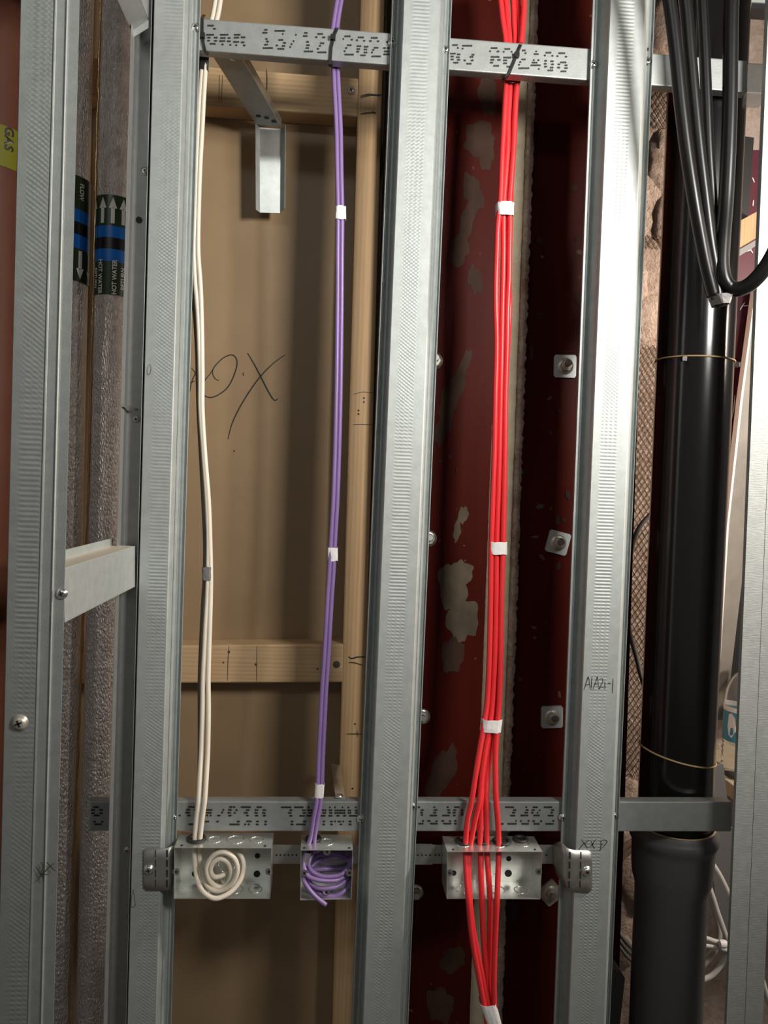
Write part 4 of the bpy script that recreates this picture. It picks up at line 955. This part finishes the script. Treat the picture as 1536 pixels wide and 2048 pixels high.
# rough mortar lumps on the pier
rr = random.Random(11); mb = MB()
def lump(c, r, ys):
    bmx = bmesh.new(); bmesh.ops.create_icosphere(bmx, subdivisions=3, radius=1)
    vs = [Vector((v.co.x * r[0], v.co.y * r[1], v.co.z * r[2])) * (1 + rr.uniform(-.16, .16)) + c for v in bmx.verts]; fs = [tuple(v.index for v in f.verts) for f in bmx.faces]; bmx.free()
    mb.add(vs, fs, 0, None, True)
for i in range(10):
    y = (60, 330, 400, 450, 585, 640, 1590, 1650, 1780, 1900)[i]
    lump(P(1255 + rr.uniform(0, 50) - (30 if y > 1500 else 0) + (50 if y < 500 else 0), y, .31), (rr.uniform(.03, .05), .02, rr.uniform(.04, .07)), 0)
mb.build('mortar_lump', M['render'], label='rough pink mortar lumps standing out of the masonry beside the black pipe', cat='mortar', kind='stuff')

def poly(name, label, cat, pix, Y, thick, mat, **kw):
    return MB().slab([P(x, y, Y) for x, y in pix], thick).build(name, mat, label=label, cat=cat, **kw)
# maroon post with flaking paint, grey plank leaning in front
po = thing('steel_post', 'maroon painted steel post with scratched flaking paint, between black pipe and far right stud', 'post', P(1450, 1400, .545))
MB().slab([P(1462, 300, .545), P(1560, 300, .545), P(1525, 1060, .545), P(1425, 1060, .545)], .02).build('body', M['maroon'], po)
mb = MB(); rr = random.Random(5)
for i in range(90):
    y = rr.uniform(640, 1040); xe = 1510 - (y - 600) * .122 - 3; x = xe - abs(rr.gauss(0, 4)) ; l = rr.uniform(3, 9)
    mb.add([P(x, y, .5435), P(x + rr.uniform(1, 3), y + 1, .5435), P(x + rr.uniform(-1, 2), y + l, .5435)], [(0, 1, 2)])
for s in ([(1485, 505), (1500, 500), (1502, 497)], [(1500, 498), (1506, 506)], [(1480, 620), (1486, 610), (1490, 605)], [(1486, 612), (1497, 611)], [(1505, 355), (1509, 365)], [(1507, 400), (1506, 412)], [(1470, 790), (1467, 820), (1460, 850)]):
    stroke(mb, s, .5435, 2.2)
mb.build('flaking_paint', M['flake'], po, label='flaking white paint marks')
pk = thing('plank', 'grey leaning plank with a pale edge, behind the far right stud and above the bottle', 'plank', P(1440, 1430, .502))
MB().slab([P(1516, 560, .502), P(1560, 560, .502), P(1482, 1180, .502), P(1452, 1432, .502), P(1432, 1432, .502), P(1456, 1050, .502), P(1484, 800, .502)], .018).build('board', M['plank'], pk)
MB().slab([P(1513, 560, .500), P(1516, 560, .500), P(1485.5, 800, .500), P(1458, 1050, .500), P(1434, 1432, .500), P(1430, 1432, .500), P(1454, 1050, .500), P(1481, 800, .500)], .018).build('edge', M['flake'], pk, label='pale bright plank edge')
poly('panel', 'black panel standing behind the leaning grey plank', 'panel', [(1440, 1120), (1530, 1120), (1520, 1440), (1425, 1440)], .56, .02, M['black_panel'])
poly('panel', 'black strip hanging at upper right between pipe and far right stud', 'panel', [(1484, 272), (1508, 275), (1496, 440), (1470, 445)], .46, .015, M['black_panel'])
poly('timber_block', 'short angled timber block at right between the black pipe and the far right stud', 'timber', [(1470, 447), (1520, 420), (1520, 472), (1466, 506)], .42, .124, M['timber_v'])
poly('bracket', 'grey metal bracket under the angled timber block at right', 'bracket', [(1470, 504), (1520, 475), (1518, 488), (1466, 520)], .415, .129, M['greysheet'])
fr = thing('opening_surround', 'dark metal surround at the top right corner framing a patch of pale wall', 'frame', P(1485, 120, .19))
MB().slab([P(1470, 3, .19), P(1560, 9, .19), P(1560, 20, .19), P(1470, 14, .19)], .03).build('rail', M['black_panel'], fr)
MB().slab([P(1479, 5, .19), P(1492, 6, .19), P(1486, 272, .19), P(1474, 270, .19)], .03).build('post', M['black_panel'], fr)
MB().slab([P(1476, 184, .19), P(1535, 188, .19), P(1535, 199, .19), P(1476, 197, .19)], .03).build('rail', M['stud_back'], fr)
MB().slab([P(1470, -30, .188), P(1560, -30, .188), P(1560, 7, .188), P(1470, 2, .188)], .02).build('panel', M['stud'], fr)
# ledge + bottle
Yq = .46
lz = P(1460, 1552, Yq).z
q0, q1 = P(1405, 1440, .61), P(1540, 1440, .61)
MB().box((q0.x - .03, .30, lz - .03), (q1.x + .15, .618, lz)).build('chipboard_ledge', M['mortar'], label='pale dusty ledge under the plastic water bottle', cat='ledge', bevel=.002)
bc = Vector((P(1477, 1540, Yq).x, Yq, lz)); sc = (Yq + 1.08) / F
bo = thing('water_bottle', 'clear plastic water bottle with a light blue label standing on the ledge at right', 'bottle', bc)
R = 36 * sc; Hh = P(1470, 1323, Yq).z - lz
pr = [(R * .8, 0), (R * .98, .006)]
for i in range(5): pr += [(R * 1.0, Hh * (.06 + .045 * i)), (R * .93, Hh * (.075 + .045 * i))]
pr += [(R, Hh * .32), (R, Hh * .62), (R * .99, Hh * .70), (R * .86, Hh * .80), (R * .55, Hh * .875), (R * .30, Hh * .905), (R * .28, Hh * .95)]
MB().lathe(pr, bc, (0, 0, 1), 40).build('body', M['clear'], bo)
MB().lathe([(R * 1.012, Hh * .325), (R * 1.012, Hh * .58)], bc, (0, 0, 1), 40, 0, False, False).build('label_sleeve', M['bottle_label'], bo, label='light blue paper sleeve')
MB().lathe([(R * 1.013, Hh * .58), (R * 1.013, Hh * .62)], bc, (0, 0, 1), 40, 0, False, False).build('label_border', M['flake'], bo, label='white border of the sleeve')
mb = MB()
def onb(th_, h): return bc + Vector((math.sin(th_) * R * 1.02, -math.cos(th_) * R * 1.02, Hh * h))
mb.add([onb(a, h) for a, h in ((-1.25, .56), (-1.05, .57), (-.85, .53), (-.8, .47), (-.6, .46), (-.85, .41), (-1.0, .36), (-1.2, .38), (-1.3, .45))], [tuple(range(9))])
mb.build('label_motif', M['flake'], bo, label='white splash shape')
MB().lathe([(R * .36, Hh * .915), (R * .36, Hh), (R * .30, Hh * 1.003)], bc, (0, 0, 1), 30).build('cap', M['cap'], bo, label='dark blue screw cap')
poly('metal_sheet', 'small grey metal sheet standing behind the lower channel right of the black pipe', 'sheet', [(1420, 1532), (1447, 1528), (1456, 1610), (1456, 1664), (1420, 1664)], .20, .003, M['greysheet'])
poly('metal_sheet', 'tall grey sheet between the grey soil pipe and the far right stud', 'sheet', [(1418, 1655), (1470, 1655), (1452, 1900), (1440, 1900)], .26, .003, M['greysheet'])
# loose cables in the right background
g = 'pale loose cables behind the grey soil pipe'
cable('cable', 'grey cable arching left from behind the black pipe in front of the metal lath', [(1330, 1015, .20), (1310, 1022, .20), (1297, 1033, .20), (1278, 1056, .20), (1264, 1092, .20), (1257, 1135, .20), (1254, 1190, .20), (1255, 1235, .20), (1262, 1275, .20), (1273, 1315, .20), (1284, 1358, .20), (1300, 1400, .20)], .0042, simple('mid_grey_cable', (0.14, 0.13, 0.12), .45))
for lab, pts, r in (
    ('upper pale cable reaching up to the right beside the grey soil pipe', [(1400, 1700, .21), (1420, 1722, .21), (1436, 1745, .21), (1450, 1772, .21), (1462, 1800, .21), (1475, 1840, .21)], .0048),
    ('middle pale cable curving down beside the grey soil pipe', [(1395, 1740, .20), (1412, 1760, .20), (1424, 1790, .20), (1434, 1822, .20), (1444, 1850, .20), (1456, 1885, .20)], .0048),
    ('wide pale cable bowing outwards beside the grey soil pipe', [(1390, 1750, .22), (1412, 1775, .22), (1426, 1805, .22), (1435, 1840, .22), (1437, 1872, .22), (1428, 1900, .22), (1410, 1925, .22), (1390, 1940, .22)], .0062),
    ('horizontal upper pale cable with a clip, right of the grey soil pipe', [(1385, 1872, .18), (1410, 1876, .18), (1428, 1882, .18), (1447, 1887, .18), (1470, 1890, .18)], .0042),
    ('horizontal lower pale cable right of the grey soil pipe', [(1385, 1892, .18), (1410, 1891, .18), (1428, 1893, .18), (1447, 1898, .18), (1470, 1905, .18)], .0042),
    ('lowest pale cable sweeping up to the right of the grey soil pipe', [(1380, 1972, .19), (1405, 1960, .19), (1422, 1952, .19), (1436, 1938, .19), (1448, 1920, .19), (1462, 1890, .19)], .0048)):
    cable('cable', lab, pts, r, M['pale_cable'], g)
h = P(1446, 1888, .17); MB().lathe([(.006, -.006), (.0075, 0), (.006, .006)], h, (1, 0, 0), 16).build('cable_clip', M['tape'], label='small white clip on the pale cables beside the far right stud', cat='clip')
for i, lab in enumerate(('upper', 'middle', 'lower')):
    o = 12 * i
    cable('cable', lab + ' of the three thin grey cables crossing the masonry left of the grey soil pipe', [(1222 - i, 1840 + o, .27), (1232 - i, 1856 + o, .27), (1245 - i, 1874 + o, .27), (1260 - i, 1892 + o, .27), (1285, 1915 + o, .27)], .0038, simple('thin_grey_cable', (0.20, 0.185, 0.175), .5), 'thin grey cables on the masonry')
for i, lab in enumerate(('upper', 'lower')):
    cable('cable', lab + ' of the two brown cables rising to the socket of the grey soil pipe', [(1225, 1722 + 16 * i, .26), (1240, 1704 + 16 * i, .26), (1255, 1690 + 14 * i, .26), (1285, 1672 + 12 * i, .26)], .006, simple('brown_cable', (0.17, 0.11, 0.08), .5), 'brown cables behind the grey soil pipe')
poly('plastic_wedge', 'black angular plastic piece at the bottom between right stud and grey soil pipe', 'offcut', [(1215, 1938), (1240, 1941), (1250, 1956), (1232, 2120), (1205, 2120)], .10, .03, M['black_panel'])
cable('cable', 'pale cable at the bottom right corner beyond the far right stud', [(1515, 1930, .15), (1524, 1960, .15), (1533, 1990, .15), (1548, 2030, .15)], .005, M['pale_cable'])
